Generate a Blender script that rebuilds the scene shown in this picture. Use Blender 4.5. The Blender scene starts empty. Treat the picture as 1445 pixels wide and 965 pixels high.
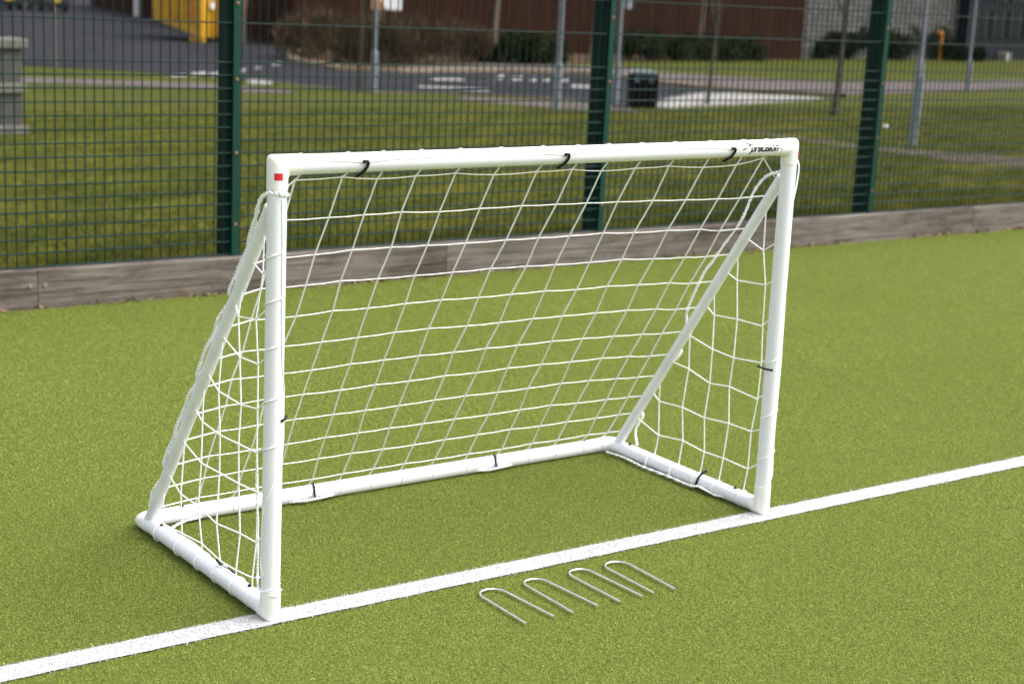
import bpy, bmesh, math, random
import numpy as np
from mathutils import Vector, Matrix
PI = math.pi
R = math.radians
random.seed(4)
rng = np.random.default_rng(7)
scene = bpy.context.scene
col = scene.collection

# ------------------------------------------------------------------ camera
CAM = Vector((-1.8786, -3.4942, 1.6449))
YAW, PITCH, ROLL = 0.6453, 0.2184, 0.05
FW = Vector((math.sin(YAW)*math.cos(PITCH), math.cos(YAW)*math.cos(PITCH), -math.sin(PITCH)))
rt = FW.cross(Vector((0, 0, 1))).normalized()
up = rt.cross(FW)
RT = math.cos(ROLL)*rt + math.sin(ROLL)*up
UP = -math.sin(ROLL)*rt + math.cos(ROLL)*up
FPX = 2245.7                                   # focal length in pixels of the 1445 wide photograph
cd = bpy.data.cameras.new('camera')
cam = bpy.data.objects.new('camera', cd)
col.objects.link(cam)
m = Matrix((RT, UP, -FW)).transposed().to_4x4()
m.translation = CAM
cam.matrix_world = m
cd.sensor_width = 36
cd.sensor_fit = 'HORIZONTAL'
cd.lens = FPX/1445*36
cd.clip_start = 0.05
cd.clip_end = 3000
cd.dof.use_dof = True
cd.dof.focus_distance = 4.35
cd.dof.aperture_fstop = 3.7
scene.camera = cam

# ------------------------------------------------------------------ light
SUN_EL, SUN_AZ = R(53), R(122)                  # azimuth measured from +Y towards +X
w = bpy.data.worlds.new('World')
scene.world = w
w.use_nodes = True
nt = w.node_tree
sky = nt.nodes.new('ShaderNodeTexSky')
sky.sky_type = 'NISHITA'
sky.sun_disc = False
sky.sun_elevation = SUN_EL
sky.sun_rotation = SUN_AZ
sky.air_density = 1.0
sky.dust_density = 4.0
hs = nt.nodes.new('ShaderNodeHueSaturation')
hs.inputs['Saturation'].default_value = 0.30   # overcast: a nearly neutral sky
bg = nt.nodes['Background']
nt.links.new(sky.outputs[0], hs.inputs['Color'])
nt.links.new(hs.outputs[0], bg.inputs[0])
bg.inputs[1].default_value = 0.15
sd = bpy.data.lights.new('sun', 'SUN')
sd.energy = 1.2
sd.angle = R(62)
sd.color = (1.0, 0.96, 0.90)
sun = bpy.data.objects.new('sun', sd)
col.objects.link(sun)
sdir = Vector((math.sin(SUN_AZ)*math.cos(SUN_EL), math.cos(SUN_AZ)*math.cos(SUN_EL), math.sin(SUN_EL)))
sun.rotation_euler = (-sdir).to_track_quat('-Z', 'Y').to_euler()
scene.view_settings.view_transform = 'Standard'
scene.view_settings.look = 'None'
scene.view_settings.gamma = 1
scene.view_settings.exposure = 1.20
scene.render.resolution_x = 1024
scene.render.resolution_y = 683

# ------------------------------------------------------------------ helpers
def ray(x, y):
    return (FW*FPX + RT*(x-722.5) - UP*(y-482.5)).normalized()
YF = 4.09                                      # line of the fence
def gz(Y):                                     # the ground falls gently away behind the fence, then runs level
    return max(0.14-0.05*(Y-YF), -1.36)
def G(x, y, dz=0.0):                           # point of the ground behind the fence
    d = ray(x, y)
    t = (0.14-0.05*(CAM.y-YF)-CAM.z)/(d.z+0.05*d.y)
    P = CAM+d*t
    if t < 0 or P.y > 34.09:
        P = CAM+d*((-1.36-CAM.z)/d.z)
    return P+Vector((0, 0, dz))
def T(x, y, z=0.0):                            # point of the pitch
    d = ray(x, y)
    return CAM+d*((z-CAM.z)/d.z)
def SX(x, y, X):                               # point of a side plane of the goal
    d = ray(x, y)
    return CAM+d*((X-CAM.x)/d.x)

def tag(o, label=None, cat=None, group=None, kind=None):
    if label: o['label'] = label
    if cat: o['category'] = cat
    if group: o['group'] = group
    if kind: o['kind'] = kind
    return o
def empty(name, loc=(0, 0, 0), rz=0):
    o = bpy.data.objects.new(name, None)
    o.empty_display_size = 0.2
    o.location = loc
    o.rotation_euler = (0, 0, rz)
    col.objects.link(o)
    return o
def obj(name, bm, mt, parent=None, smooth=False):
    me = bpy.data.meshes.new(name)
    bm.to_mesh(me)
    bm.free()
    if mt: me.materials.append(mt)
    if smooth:
        me.polygons.foreach_set('use_smooth', [True]*len(me.polygons))
        me.set_sharp_from_angle(angle=R(32))
    o = bpy.data.objects.new(name, me)
    col.objects.link(o)
    if parent is not None: o.parent = parent
    return o
def copy_tree(o, parent=None):
    c = o.copy()
    col.objects.link(c)
    if parent is not None: c.parent = parent
    for ch in list(o.children):
        copy_tree(ch, c)
    return c

def rings(bm, pts, radii, seg=12, caps=True, flat=None):
    """a tube through pts; mitred at corners"""
    pts = [Vector(p) for p in pts]
    n = len(pts)
    tang = []
    for i in range(n):
        a = (pts[i]-pts[i-1]).normalized() if i > 0 else None
        b = (pts[i+1]-pts[i]).normalized() if i < n-1 else None
        t = (a+b) if (a is not None and b is not None) else (a if a is not None else b)
        if t.length < 1e-6: t = a
        tang.append(t.normalized())
    d0 = (pts[1]-pts[0]).normalized()
    ref = Vector((0, 0, 1)) if abs(d0.z) < 0.9 else Vector((1, 0, 0))
    u = d0.cross(ref).normalized()
    loops = []
    for i in range(n):
        din = (pts[i]-pts[i-1]).normalized() if i > 0 else d0
        if i > 0:
            u = (u-din*u.dot(din))
            u = u.normalized() if u.length > 1e-6 else din.orthogonal().normalized()
        v = din.cross(u)
        r = radii[i] if hasattr(radii, '__len__') else radii
        t = tang[i]
        lp = []
        for k in range(seg):
            a = 2*PI*k/seg
            o = u*math.cos(a)*r+v*math.sin(a)*r
            den = din.dot(t)
            if abs(den) > 0.35: o = o-din*(o.dot(t)/den)      # slide along the tube to the mitre plane
            lp.append(bm.verts.new(pts[i]+o))
        loops.append(lp)
        if i < n-1:                                   # carry the frame into the next segment
            dn = (pts[i+1]-pts[i]).normalized()
            q = din.rotation_difference(dn)
            u = q @ u
    for i in range(n-1):
        A, B = loops[i], loops[i+1]
        for k in range(seg):
            k2 = (k+1) % seg
            bm.faces.new((A[k], A[k2], B[k2], B[k]))
    if caps:
        bm.faces.new(loops[0][::-1])
        bm.faces.new(loops[-1])
    return loops
def catmull(pts, sub=5):
    pts = [Vector(p) for p in pts]
    out = []
    for i in range(len(pts)-1):
        p0 = pts[max(i-1, 0)]; p1 = pts[i]; p2 = pts[i+1]; p3 = pts[min(i+2, len(pts)-1)]
        for s in range(sub):
            t = s/sub
            out.append(0.5*((2*p1)+(p2-p0)*t+(2*p0-5*p1+4*p2-p3)*t*t+(3*p1-p0-3*p2+p3)*t*t*t))
    out.append(pts[-1])
    return out
def cord(bm, pts, r, seg=6, sub=5):
    rings(bm, catmull(pts, sub) if len(pts) > 2 and sub > 1 else pts, r, seg)
def twisted(bm, pts, r=0.0032, pitch=0.022, rad=0.0028, sub=10, strands=2):
    P = catmull(pts, sub)
    for k in range(strands):
        out = []
        s = 0
        for i, p in enumerate(P):
            if i: s += (p-P[i-1]).length
            t = (P[min(i+1, len(P)-1)]-P[max(i-1, 0)]).normalized()
            a = t.cross(Vector((0.3, 0.8, 0.52))).normalized()
            b = t.cross(a)
            ph = 2*PI*s/pitch+2*PI*k/strands
            out.append(p+a*math.cos(ph)*rad+b*math.sin(ph)*rad)
        rings(bm, out, r, 5)
def ball(bm, p, r, sub=1):
    bmesh.ops.create_icosphere(bm, subdivisions=sub, radius=r, matrix=Matrix.Translation(Vector(p)))
def box(bm, lo, hi, mtx=None, bevel=0.0, segs=2):
    lo, hi = Vector(lo), Vector(hi)
    mm = Matrix.Translation((lo+hi)/2) @ Matrix.Diagonal((hi-lo).to_4d())
    if mtx is not None: mm = mtx @ mm
    g = bmesh.ops.create_cube(bm, size=1, matrix=mm)
    if bevel > 0:
        vs = g['verts']
        es = list({e for v in vs for e in v.link_edges})
        bmesh.ops.bevel(bm, geom=es, offset=bevel, segments=segs, affect='EDGES', profile=0.6)
def prism(bm, prof, a, b, axis='y'):
    """polygon prof (list of 2-tuples) extruded from a to b along axis"""
    def mk(p, t):
        if axis == 'y': return (p[0], t, p[1])
        if axis == 'x': return (t, p[0], p[1])
        return (p[0], p[1], t)
    A = [bm.verts.new(mk(p, a)) for p in prof]
    B = [bm.verts.new(mk(p, b)) for p in prof]
    n = len(prof)
    for i in range(n):
        bm.faces.new((A[i], A[(i+1) % n], B[(i+1) % n], B[i]))
    bm.faces.new(A[::-1]); bm.faces.new(B)
    bmesh.ops.recalc_face_normals(bm, faces=bm.faces[:])

# ------------------------------------------------------------------ materials
def mat(name, c, rough=0.6, c2=None, scale=8.0, metal=0.0, bump=0.0, bscale=60.0, stretch=None, spec=0.5, attr=False, soft=0.0, detail=6, lo=0.35, hi=0.65):
    mt = bpy.data.materials.new(name)
    mt.use_nodes = True
    t = mt.node_tree
    b = t.nodes['Principled BSDF']
    b.inputs['Roughness'].default_value = rough
    b.inputs['Metallic'].default_value = metal
    b.inputs['Specular IOR Level'].default_value = spec
    b.inputs['Base Color'].default_value = (*c, 1)
    tc = t.nodes.new('ShaderNodeTexCoord')
    vec = tc.outputs['Object']
    if stretch:
        mp = t.nodes.new('ShaderNodeMapping')
        mp.inputs['Scale'].default_value = stretch
        t.links.new(vec, mp.inputs[0])
        vec = mp.outputs[0]
    colour = None
    if c2 is not None:
        n = t.nodes.new('ShaderNodeTexNoise')
        n.inputs['Scale'].default_value = scale
        n.inputs['Detail'].default_value = detail
        n.inputs['Roughness'].default_value = 0.65
        t.links.new(vec, n.inputs['Vector'])
        r = t.nodes.new('ShaderNodeValToRGB')
        r.color_ramp.elements[0].position = lo
        r.color_ramp.elements[1].position = hi
        r.color_ramp.elements[0].color = (*c, 1)
        r.color_ramp.elements[1].color = (*c2, 1)
        t.links.new(n.outputs['Fac'], r.inputs[0])
        colour = r.outputs[0]
    if attr:
        a = t.nodes.new('ShaderNodeAttribute')
        a.attribute_name = 'tint'
        if colour is not None:
            mx = t.nodes.new('ShaderNodeMix')
            mx.data_type = 'RGBA'
            mx.blend_type = 'MULTIPLY'
            mx.inputs[0].default_value = 1
            t.links.new(colour, mx.inputs[6])
            t.links.new(a.outputs['Color'], mx.inputs[7])
            colour = mx.outputs[2]
        else:
            colour = a.outputs['Color']
    if colour is not None: t.links.new(colour, b.inputs['Base Color'])
    if soft > 0:
        ge = t.nodes.new('ShaderNodeNewGeometry')
        mx = t.nodes.new('ShaderNodeMix')
        mx.data_type = 'VECTOR'
        mx.inputs[0].default_value = soft
        t.links.new(ge.outputs['Normal'], mx.inputs[4])
        mx.inputs[5].default_value = (0, 0, 1)
        nv = t.nodes.new('ShaderNodeVectorMath')
        nv.operation = 'NORMALIZE'
        t.links.new(mx.outputs[1], nv.inputs[0])
        t.links.new(nv.outputs[0], b.inputs['Normal'])
    if bump > 0:
        n2 = t.nodes.new('ShaderNodeTexNoise')
        n2.inputs['Scale'].default_value = bscale
        n2.inputs['Detail'].default_value = 5
        t.links.new(vec, n2.inputs['Vector'])
        bp = t.nodes.new('ShaderNodeBump')
        bp.inputs['Strength'].default_value = bump
        bp.inputs['Distance'].default_value = 0.01
        t.links.new(n2.outputs['Fac'], bp.inputs['Height'])
        t.links.new(bp.outputs[0], b.inputs['Normal'])
    return mt

M = {}
M['turf_base'] = mat('turf_backing', (0.068, 0.086, 0.018), 0.95, (0.15, 0.18, 0.037), 90, spec=0.04, bump=0.6, bscale=220)
M['turf_fibre'] = mat('turf_fibre', (0.82, 0.87, 0.80), 0.75, (1.08, 1.05, 1.08), 0.55, attr=True, spec=0.04, soft=0.80, detail=3, lo=0.25, hi=0.75)
M['line_base'] = mat('line_backing', (0.38, 0.38, 0.38), 0.9, (0.60, 0.60, 0.60), 120, bump=0.5, bscale=250)
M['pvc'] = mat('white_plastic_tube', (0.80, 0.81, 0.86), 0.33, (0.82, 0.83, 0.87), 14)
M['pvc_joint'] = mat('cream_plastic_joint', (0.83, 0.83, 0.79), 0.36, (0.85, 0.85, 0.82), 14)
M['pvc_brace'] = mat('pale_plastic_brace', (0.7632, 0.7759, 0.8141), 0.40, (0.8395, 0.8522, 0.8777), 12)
M['cord'] = mat('white_net_cord', (0.92, 0.92, 0.93), 0.8, (0.95, 0.95, 0.95), 90, bump=0.3, bscale=400)
M['black'] = mat('black_plastic', (0.004, 0.004, 0.005), 0.55, spec=0.25)
M['red'] = mat('red_label', (0.62, 0.012, 0.03), 0.5)
M['print'] = mat('black_print', (0.012, 0.012, 0.016), 0.5)
M['steel'] = mat('galvanised_wire', (0.78, 0.78, 0.77), 0.28, (0.64, 0.64, 0.63), 40, metal=0.92)
M['fence'] = mat('green_powder_coat', (0.0018, 0.0196, 0.0144), 0.5, (0.0029, 0.0265, 0.0196), 20, spec=0.12)
M['clamp'] = mat('green_clamp_bar', (0.0031, 0.0372, 0.0248), 0.5, (0.0043, 0.0434, 0.0298), 15, spec=0.2)
M['fence_post'] = mat('green_painted_post', (0.0020, 0.0161, 0.0134), 0.55, (0.0020, 0.0188, 0.0147), 9, spec=0.1)
M['rust'] = mat('rusty_bolt', (0.16, 0.06, 0.03), 0.7, (0.30, 0.16, 0.09), 150)
M['sleeper'] = None
M['lawn'] = mat('lawn_soil', (0.0343, 0.0449, 0.0046), 0.95, (0.0693, 0.0713, 0.0086), 1.1, bump=0.5, bscale=30, detail=9, spec=0.06)
M['grass'] = mat('lawn_blades', (0.8, 0.9, 0.8), 0.7, (1.1, 1.02, 1.0), 1.3, attr=True, spec=0.05, soft=0.3)
M['tarmac'] = mat('tarmac', (0.0179, 0.0173, 0.0214), 0.95, (0.0275, 0.0269, 0.0316), 0.5, bump=0.3, bscale=60, spec=0.06)
M['path'] = mat('pinkish_path', (0.0828, 0.0662, 0.0662), 0.9, (0.1188, 0.0972, 0.0950), 1.5, bump=0.3, bscale=40, spec=0.06)
M['kerb'] = mat('sandstone_kerb', (0.1650, 0.1275, 0.0863), 0.9, (0.2400, 0.1913, 0.1350), 2.0, spec=0.06)
M['marking'] = mat('road_paint', (0.1664, 0.1600, 0.1536), 0.8, (0.3328, 0.3200, 0.3072), 3.0, spec=0.06)
M['setts'] = mat('white_setts', (0.2592, 0.2462, 0.2268), 0.8, (0.3629, 0.3499, 0.3240), 3.0, spec=0.06)
M['soil'] = mat('bark_soil', (0.0455, 0.0291, 0.0182), 0.95, (0.0910, 0.0592, 0.0364), 6, spec=0.06)
M['cladding'] = mat('brown_cladding', (0.0313, 0.0123, 0.0078), 0.85, (0.0447, 0.0186, 0.0118), 3, stretch=(1, 1, 0.1), spec=0.06)
M['galv'] = mat('galvanised_column', (0.1440, 0.1620, 0.1800), 0.6, (0.1944, 0.2124, 0.2304), 5, spec=0.2)
M['bark'] = mat('pale_bark', (0.1040, 0.0800, 0.0560), 0.9, (0.1600, 0.1280, 0.0920), 9, bump=0.5, bscale=30)
M['darkbark'] = mat('brown_bark', (0.0360, 0.0272, 0.0192), 0.9, (0.0640, 0.0480, 0.0344), 9, bump=0.5, bscale=30)
M['leaf'] = mat('shrub_leaf', (1, 1, 1), 0.8, attr=True, spec=0.05)
M['skip'] = mat('yellow_skip_paint', (0.4272, 0.2248, 0.0068), 0.6, (0.5620, 0.3148, 0.0113), 2.0)
M['skip_dark'] = mat('skip_underside', (0.03, 0.024, 0.018), 0.8)
M['white'] = mat('white_paint', (0.72, 0.72, 0.72), 0.6, (0.78, 0.78, 0.78), 4)
M['orange'] = mat('orange_paint', (0.3450, 0.1275, 0.0150), 0.6, spec=0.2)
M['binblack'] = mat('black_bin_plastic', (0.0024, 0.0027, 0.0036), 0.7, (0.0042, 0.0042, 0.0054), 6, spec=0.08)
M['bingrey'] = mat('grey_bin_lid', (0.1400, 0.1610, 0.1820), 0.5)
M['binhole'] = mat('bin_opening', (0.002, 0.002, 0.002), 0.9)
M['carpaint'] = mat('dark_grey_car_paint', (0.022, 0.024, 0.03), 0.3)
M['carblack'] = mat('black_car_paint', (0.010, 0.010, 0.013), 0.3)
M['tyre'] = mat('tyre_rubber', (0.012, 0.012, 0.012), 0.9)
M['rim'] = mat('alloy_rim', (0.35, 0.35, 0.36), 0.35, metal=0.8)
M['glass'] = mat('dark_glass', (0.004, 0.005, 0.007), 0.25, spec=0.12)
M['plate'] = mat('yellow_number_plate', (0.70, 0.46, 0.03), 0.5)
M['lamp'] = mat('red_lamp_lens', (0.35, 0.01, 0.01), 0.25)
M['steelblue'] = mat('blue_grey_panel', (0.0072, 0.0087, 0.0126), 0.7, (0.0102, 0.0120, 0.0162), 2, spec=0.1)
M['timber'] = mat('grey_weathered_stone', (0.0428, 0.0403, 0.0363), 0.9, (0.0756, 0.0731, 0.0655), 6, bump=0.4, bscale=30)
M['timber_pale'] = mat('lichen_stone', (0.0844, 0.0815, 0.0647), 0.9, (0.1519, 0.1462, 0.1181), 9, bump=0.4, bscale=30)
M['stone'] = mat('pale_stone_block', (0.1600, 0.1400, 0.1120), 0.9, (0.2240, 0.2000, 0.1680), 4)
M['dryleaf'] = mat('dry_leaf', (1, 1, 1), 0.8, attr=True, spec=0.2)

def sleeper_mat():
    mt = bpy.data.materials.new('weathered_sleeper')
    mt.use_nodes = True
    t = mt.node_tree
    b = t.nodes['Principled BSDF']
    b.inputs['Roughness'].default_value = 0.9
    b.inputs['Specular IOR Level'].default_value = 0.2
    tc = t.nodes.new('ShaderNodeTexCoord')
    oi = t.nodes.new('ShaderNodeObjectInfo')
    ad = t.nodes.new('ShaderNodeVectorMath'); ad.operation = 'ADD'
    sc = t.nodes.new('ShaderNodeVectorMath'); sc.operation = 'SCALE'
    sc.inputs[0].default_value = (7, 3, 5)
    t.links.new(oi.outputs['Random'], sc.inputs['Scale'])
    t.links.new(tc.outputs['Object'], ad.inputs[0])
    t.links.new(sc.outputs[0], ad.inputs[1])
    def noise(scale, st, detail=8, dist=0.0):
        mp = t.nodes.new('ShaderNodeMapping')
        mp.inputs['Scale'].default_value = st
        t.links.new(ad.outputs[0], mp.inputs[0])
        n = t.nodes.new('ShaderNodeTexNoise')
        n.inputs['Scale'].default_value = scale
        n.inputs['Detail'].default_value = detail
        n.inputs['Roughness'].default_value = 0.68
        n.inputs['Distortion'].default_value = dist
        t.links.new(mp.outputs[0], n.inputs['Vector'])
        return n.outputs['Fac']
    def ramp(f, els):
        r = t.nodes.new('ShaderNodeValToRGB')
        cr = r.color_ramp
        while len(cr.elements) < len(els): cr.elements.new(0.5)
        for e, (p, c) in zip(cr.elements, els):
            e.position = p; e.color = (*c, 1)
        t.links.new(f, r.inputs[0])
        return r.outputs[0]
    def mix(mode, fac, a, c):
        x = t.nodes.new('ShaderNodeMix'); x.data_type = 'RGBA'; x.blend_type = mode
        x.inputs[0].default_value = fac
        t.links.new(a, x.inputs[6]); t.links.new(c, x.inputs[7])
        return x.outputs[2]
    grain = noise(6, (0.35, 1, 9), 9, 0.6)
    base = ramp(grain, [(0.30, (0.052, 0.042, 0.033)), (0.48, (0.142, 0.122, 0.104)), (0.72, (0.255, 0.228, 0.200))])
    blot = ramp(noise(2.6, (0.7, 1, 1.6), 6, 0.3), [(0.34, (0.50, 0.46, 0.43)), (0.55, (1, 1, 1)), (0.8, (1.25, 1.22, 1.18))])
    cr = ramp(noise(5, (0.12, 1, 11), 4, 0.5), [(0.30, (0.35, 0.31, 0.28)), (0.37, (1, 1, 1))])
    st = ramp(noise(3.5, (1, 1, 1.5), 3), [(0.62, (1, 1, 1)), (0.74, (1.05, 0.80, 0.55))])
    c = mix('MULTIPLY', 1, mix('MULTIPLY', 1, mix('MULTIPLY', 1, base, blot), cr), st)
    t.links.new(c, b.inputs['Base Color'])
    bp = t.nodes.new('ShaderNodeBump')
    bp.inputs['Strength'].default_value = 0.6
    bp.inputs['Distance'].default_value = 0.008
    t.links.new(grain, bp.inputs['Height'])
    t.links.new(bp.outputs[0], b.inputs['Normal'])
    return mt
M['sleeper'] = sleeper_mat()

def block_mat():
    mt = bpy.data.materials.new('split_stone_blocks')
    mt.use_nodes = True
    t = mt.node_tree
    b = t.nodes['Principled BSDF']
    b.inputs['Roughness'].default_value = 0.9
    tc = t.nodes.new('ShaderNodeTexCoord')
    mp = t.nodes.new('ShaderNodeMapping')
    mp.inputs['Rotation'].default_value = (R(-90), 0, 0)
    t.links.new(tc.outputs['Object'], mp.inputs[0])
    br = t.nodes.new('ShaderNodeTexBrick')
    br.inputs['Color1'].default_value = (0.055, 0.052, 0.049, 1)
    br.inputs['Color2'].default_value = (0.125, 0.119, 0.112, 1)
    br.inputs['Mortar'].default_value = (0.008, 0.008, 0.008, 1)
    br.inputs['Scale'].default_value = 1.0
    br.inputs['Brick Width'].default_value = 0.46
    br.inputs['Row Height'].default_value = 0.30
    br.inputs['Mortar Size'].default_value = 0.055
    br.inputs['Bias'].default_value = 0.1
    t.links.new(mp.outputs[0], br.inputs['Vector'])
    t.links.new(br.outputs['Color'], b.inputs['Base Color'])
    return mt
M['blocks'] = block_mat()

# ------------------------------------------------------------------ blades and leaves as one mesh (numpy)
def tri_mesh(name, V, tint, mt, kind=None, per=3):
    """V: (n, per, 3) polygons; tint: (n, 3)"""
    n = len(V)
    me = bpy.data.meshes.new(name)
    me.vertices.add(n*per)
    me.vertices.foreach_set('co', np.ascontiguousarray(V, dtype=np.float32).ravel())
    me.loops.add(n*per)
    me.loops.foreach_set('vertex_index', np.arange(n*per, dtype=np.int32))
    me.polygons.add(n)
    me.polygons.foreach_set('loop_start', np.arange(0, n*per, per, dtype=np.int32))
    me.update(calc_edges=True)
    a = me.color_attributes.new('tint', 'FLOAT_COLOR', 'POINT')
    c = np.ones((n, per, 4), dtype=np.float32)
    c[:, :, :3] = np.asarray(tint, dtype=np.float32)[:, None, :]
    a.data.foreach_set('color', c.ravel())
    me.materials.append(mt)
    o = bpy.data.objects.new(name, me)
    col.objects.link(o)
    if kind: o['kind'] = kind
    return o
def blades(base, length, width, lean, curl=0.0):
    n = len(base)
    az = rng.uniform(0, 2*PI, n)
    ln = np.clip(rng.normal(lean, 0.28, n), 0, 1.35)
    d = np.stack([np.cos(az)*np.sin(ln), np.sin(az)*np.sin(ln), np.cos(ln)], 1)
    az2 = rng.uniform(0, 2*PI, n)
    s = np.stack([np.cos(az2), np.sin(az2), np.zeros(n)], 1)
    L = length[:, None]; W = width[:, None]
    return np.stack([base-s*W/2, base+s*W/2, base+d*L], 1)

# ================================================================== the ground
def ground_sheet(name, ring, dz, mt, kind='structure', parent=None):
    """a flat-lying sheet whose outline is ring of (X, Y); follows the fall of the ground"""
    bm = bmesh.new()
    vs = [bm.verts.new((p[0], p[1], 0)) for p in ring]
    f = bm.faces.new(vs)
    bmesh.ops.triangulate(bm, faces=[f])
    bmesh.ops.bisect_plane(bm, geom=bm.verts[:]+bm.edges[:]+bm.faces[:], plane_co=(0, 34.09, 0), plane_no=(0, 1, 0))
    bmesh.ops.recalc_face_normals(bm, faces=bm.faces[:])
    for f in bm.faces:
        if f.normal.z < 0: f.normal_flip()
    for v in bm.verts: v.co.z = gz(v.co.y)+dz
    o = obj(name, bm, mt)
    if kind: o['kind'] = kind
    return o
def sheet_px(name, px, dz, mt, kind='structure'):
    ring = [G(*p) for p in px]
    return ground_sheet(name, [(p.x, p.y) for p in ring], dz, mt, kind)
# the pitch
bm = bmesh.new()
vs = [bm.verts.new(p) for p in ((-30, -30, 0), (40, -30, 0), (40, 4.06, 0), (-30, 4.06, 0))]
bm.faces.new(vs)
tag(obj('artificial_turf_ground', bm, M['turf_base']), kind='structure')
def line_y(x): return -0.008-0.013*x
LW = 0.0475
bm = bmesh.new()
va = []
for i in range(301):
    x = -4+i*0.05
    j = [random.uniform(-0.004, 0.004) for _ in range(2)]
    va.append((bm.verts.new((x, line_y(x)-LW+0.006+j[0]*.5, 0.004)), bm.verts.new((x, line_y(x)+LW-0.006+j[1]*.5, 0.004))))
for a, b in zip(va, va[1:]):
    bm.faces.new((a[0], b[0], b[1], a[1]))
tag(obj('white_goal_line', bm, M['line_base']), kind='structure')
# turf fibres: dense where the camera is close
def turf_points():
    out = []
    for (x0, x1, y0, y1, dens) in ((-1.6, 2.6, -1.9, 1.3, 64000), (2.6, 5.6, -1.6, 1.3, 50000), (-1.6, 5.6, 1.3, 4.02, 30000), (5.6, 10.5, -1.0, 4.05, 12000)):
        n = int((x1-x0)*(y1-y0)*dens)
        out.append(np.stack([rng.uniform(x0, x1, n), rng.uniform(y0, y1, n), np.zeros(n), np.full(n, dens)], 1))
    P = np.concatenate(out)
    d = P[:, :2]-np.array(CAM[:2])
    rx = d@np.array([math.cos(YAW), -math.sin(YAW)])
    dep = d@np.array([math.sin(YAW), math.cos(YAW)])
    k = (dep > 2.2) & (np.abs(rx) < 0.36*dep+0.45)
    return P[k]
P = turf_points()
ly = -0.008-0.013*P[:, 0]
dist_line = np.abs(P[:, 1]-ly)+rng.normal(0, 0.0030, len(P))+0.0030*np.sin(P[:, 0]*97+3*np.sin(P[:, 0]*23)+P[:, 1]*40)+0.0024*np.sin(P[:, 0]*263+2*np.sin(P[:, 0]*71)+P[:, 1]*60)
white = dist_line < LW
near = np.clip((64000/P[:, 3])**0.5, 1, 1.9)
base = P[:, :3].copy()
base[:, 2] = 0.0005
ln = rng.uniform(0.0035, 0.0065, len(P))*(0.8+0.2*near)
wd = rng.uniform(0.0012, 0.0021, len(P))*near
V = blades(base, ln, wd, 0.85)
g = np.clip(rng.normal(1.0, 0.14, (len(P), 1)), 0.4, 1.2)
g = g*np.array([[0.272, 0.328, 0.066]])
g[:, 0] *= rng.uniform(0.95, 1.05, len(P))
wt = rng.uniform(0.44, 0.82, (len(P), 1))*np.array([[1, 0.995, 1.0]])
o = tri_mesh('turf_fibres', V[~white], g[~white], M['turf_fibre'], 'stuff')
tag(o, 'short yellow green synthetic turf pile covering the whole pitch', 'turf')
V[white, :, 2] += 0.003
o = tri_mesh('painted_line_fibres', V[white], wt[white], M['turf_fibre'], 'stuff')
tag(o, 'white painted turf pile forming the straight goal line', 'line marking')

# the ground behind the fence
bm = bmesh.new()
ys = [4.12, 34.09, 900]
for x0, x1 in ((-300, 900),):
    rows = [[bm.verts.new((x, y, gz(y))) for x in (x0, x1)] for y in ys]
    for a, b in zip(rows, rows[1:]):
        bm.faces.new((a[0], a[1], b[1], b[0]))
tag(obj('lawn_ground', bm, M['lawn']), kind='structure')
# blades of the lawn
n = 420000
yy = 4.2+(rng.random(n)**1.7)*20
xx = rng.uniform(0, 1, n)
dep = (yy-CAM.y)
xl = CAM.x+dep*math.tan(YAW-0.36); xr = CAM.x+dep*math.tan(YAW+0.36)
xx = xl+(xr-xl)*xx
base = np.stack([xx, yy, 0.14-0.05*(yy-YF)], 1)
far = 1+(yy-4.2)/9
V = blades(base, rng.uniform(0.02, 0.055, n), rng.uniform(0.002, 0.0042, n)*far, 0.6)
big = np.zeros(n)
for q in range(26):                             # patches from metres down to a hand's width
    fr = 1.2*1.17**q
    an = rng.uniform(0, 2*PI)
    big += np.sin(fr*(xx*math.cos(an)+yy*math.sin(an))+rng.uniform(0, 6.28))/26**0.5
t = np.clip(0.48+0.33*big+rng.normal(0, 0.16, n), 0, 1)[:, None]
c = (1-t)*np.array([[0.045, 0.062, 0.008]])+t*np.array([[0.150, 0.140, 0.022]])
c *= rng.uniform(0.7, 1.25, (n, 1))*(1+0.22*np.clip(big, -2, 2))[:, None]
tag(tri_mesh('lawn_grass', V, c, M['grass'], 'stuff'), 'rough green lawn with yellowish patches behind the fence', 'grass')

# tarmac, paths, markings
sheet_px('tarmac_road', [(-250, -45), (60, -38), (140, 6), (260, 32), (345, 52), (414, 68), (409, 80), (414, 86), (440, 93), (480, 100), (560, 103), (700, 102), (800, 105), (860, 108), (893, 113), (925, 119), (985, 126), (1060, 131), (1010, 135), (965, 141), (940, 147), (925, 153), (885, 153), (840, 146), (760, 139), (640, 133), (530, 131.5), (490, 129), (400, 119), (330, 113), (300, 110), (200, 102), (100, 97), (0, 92), (-250, 82)], 0.012, M['tarmac'])
sheet_px('lawn_path', [(-150, 101), (33, 110), (200, 115), (313, 119), (345, 123), (415, 129), (415, 132), (345, 131), (313, 127), (200, 122), (33, 117), (-150, 108)], 0.010, M['path'])
sheet_px('roadside_path', [(640, 137), (760, 142), (840, 147), (890, 153), (900, 160), (840, 158), (760, 151), (664, 143)], 0.008, M['path'])
sheet_px('worn_path', [(1010, 180), (1120, 193), (1240, 209), (1300, 213), (1445, 223), (1600, 234), (1600, 246), (1445, 237), (1370, 232), (1300, 221), (1240, 214), (1120, 198)], 0.008, M['path'])
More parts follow.
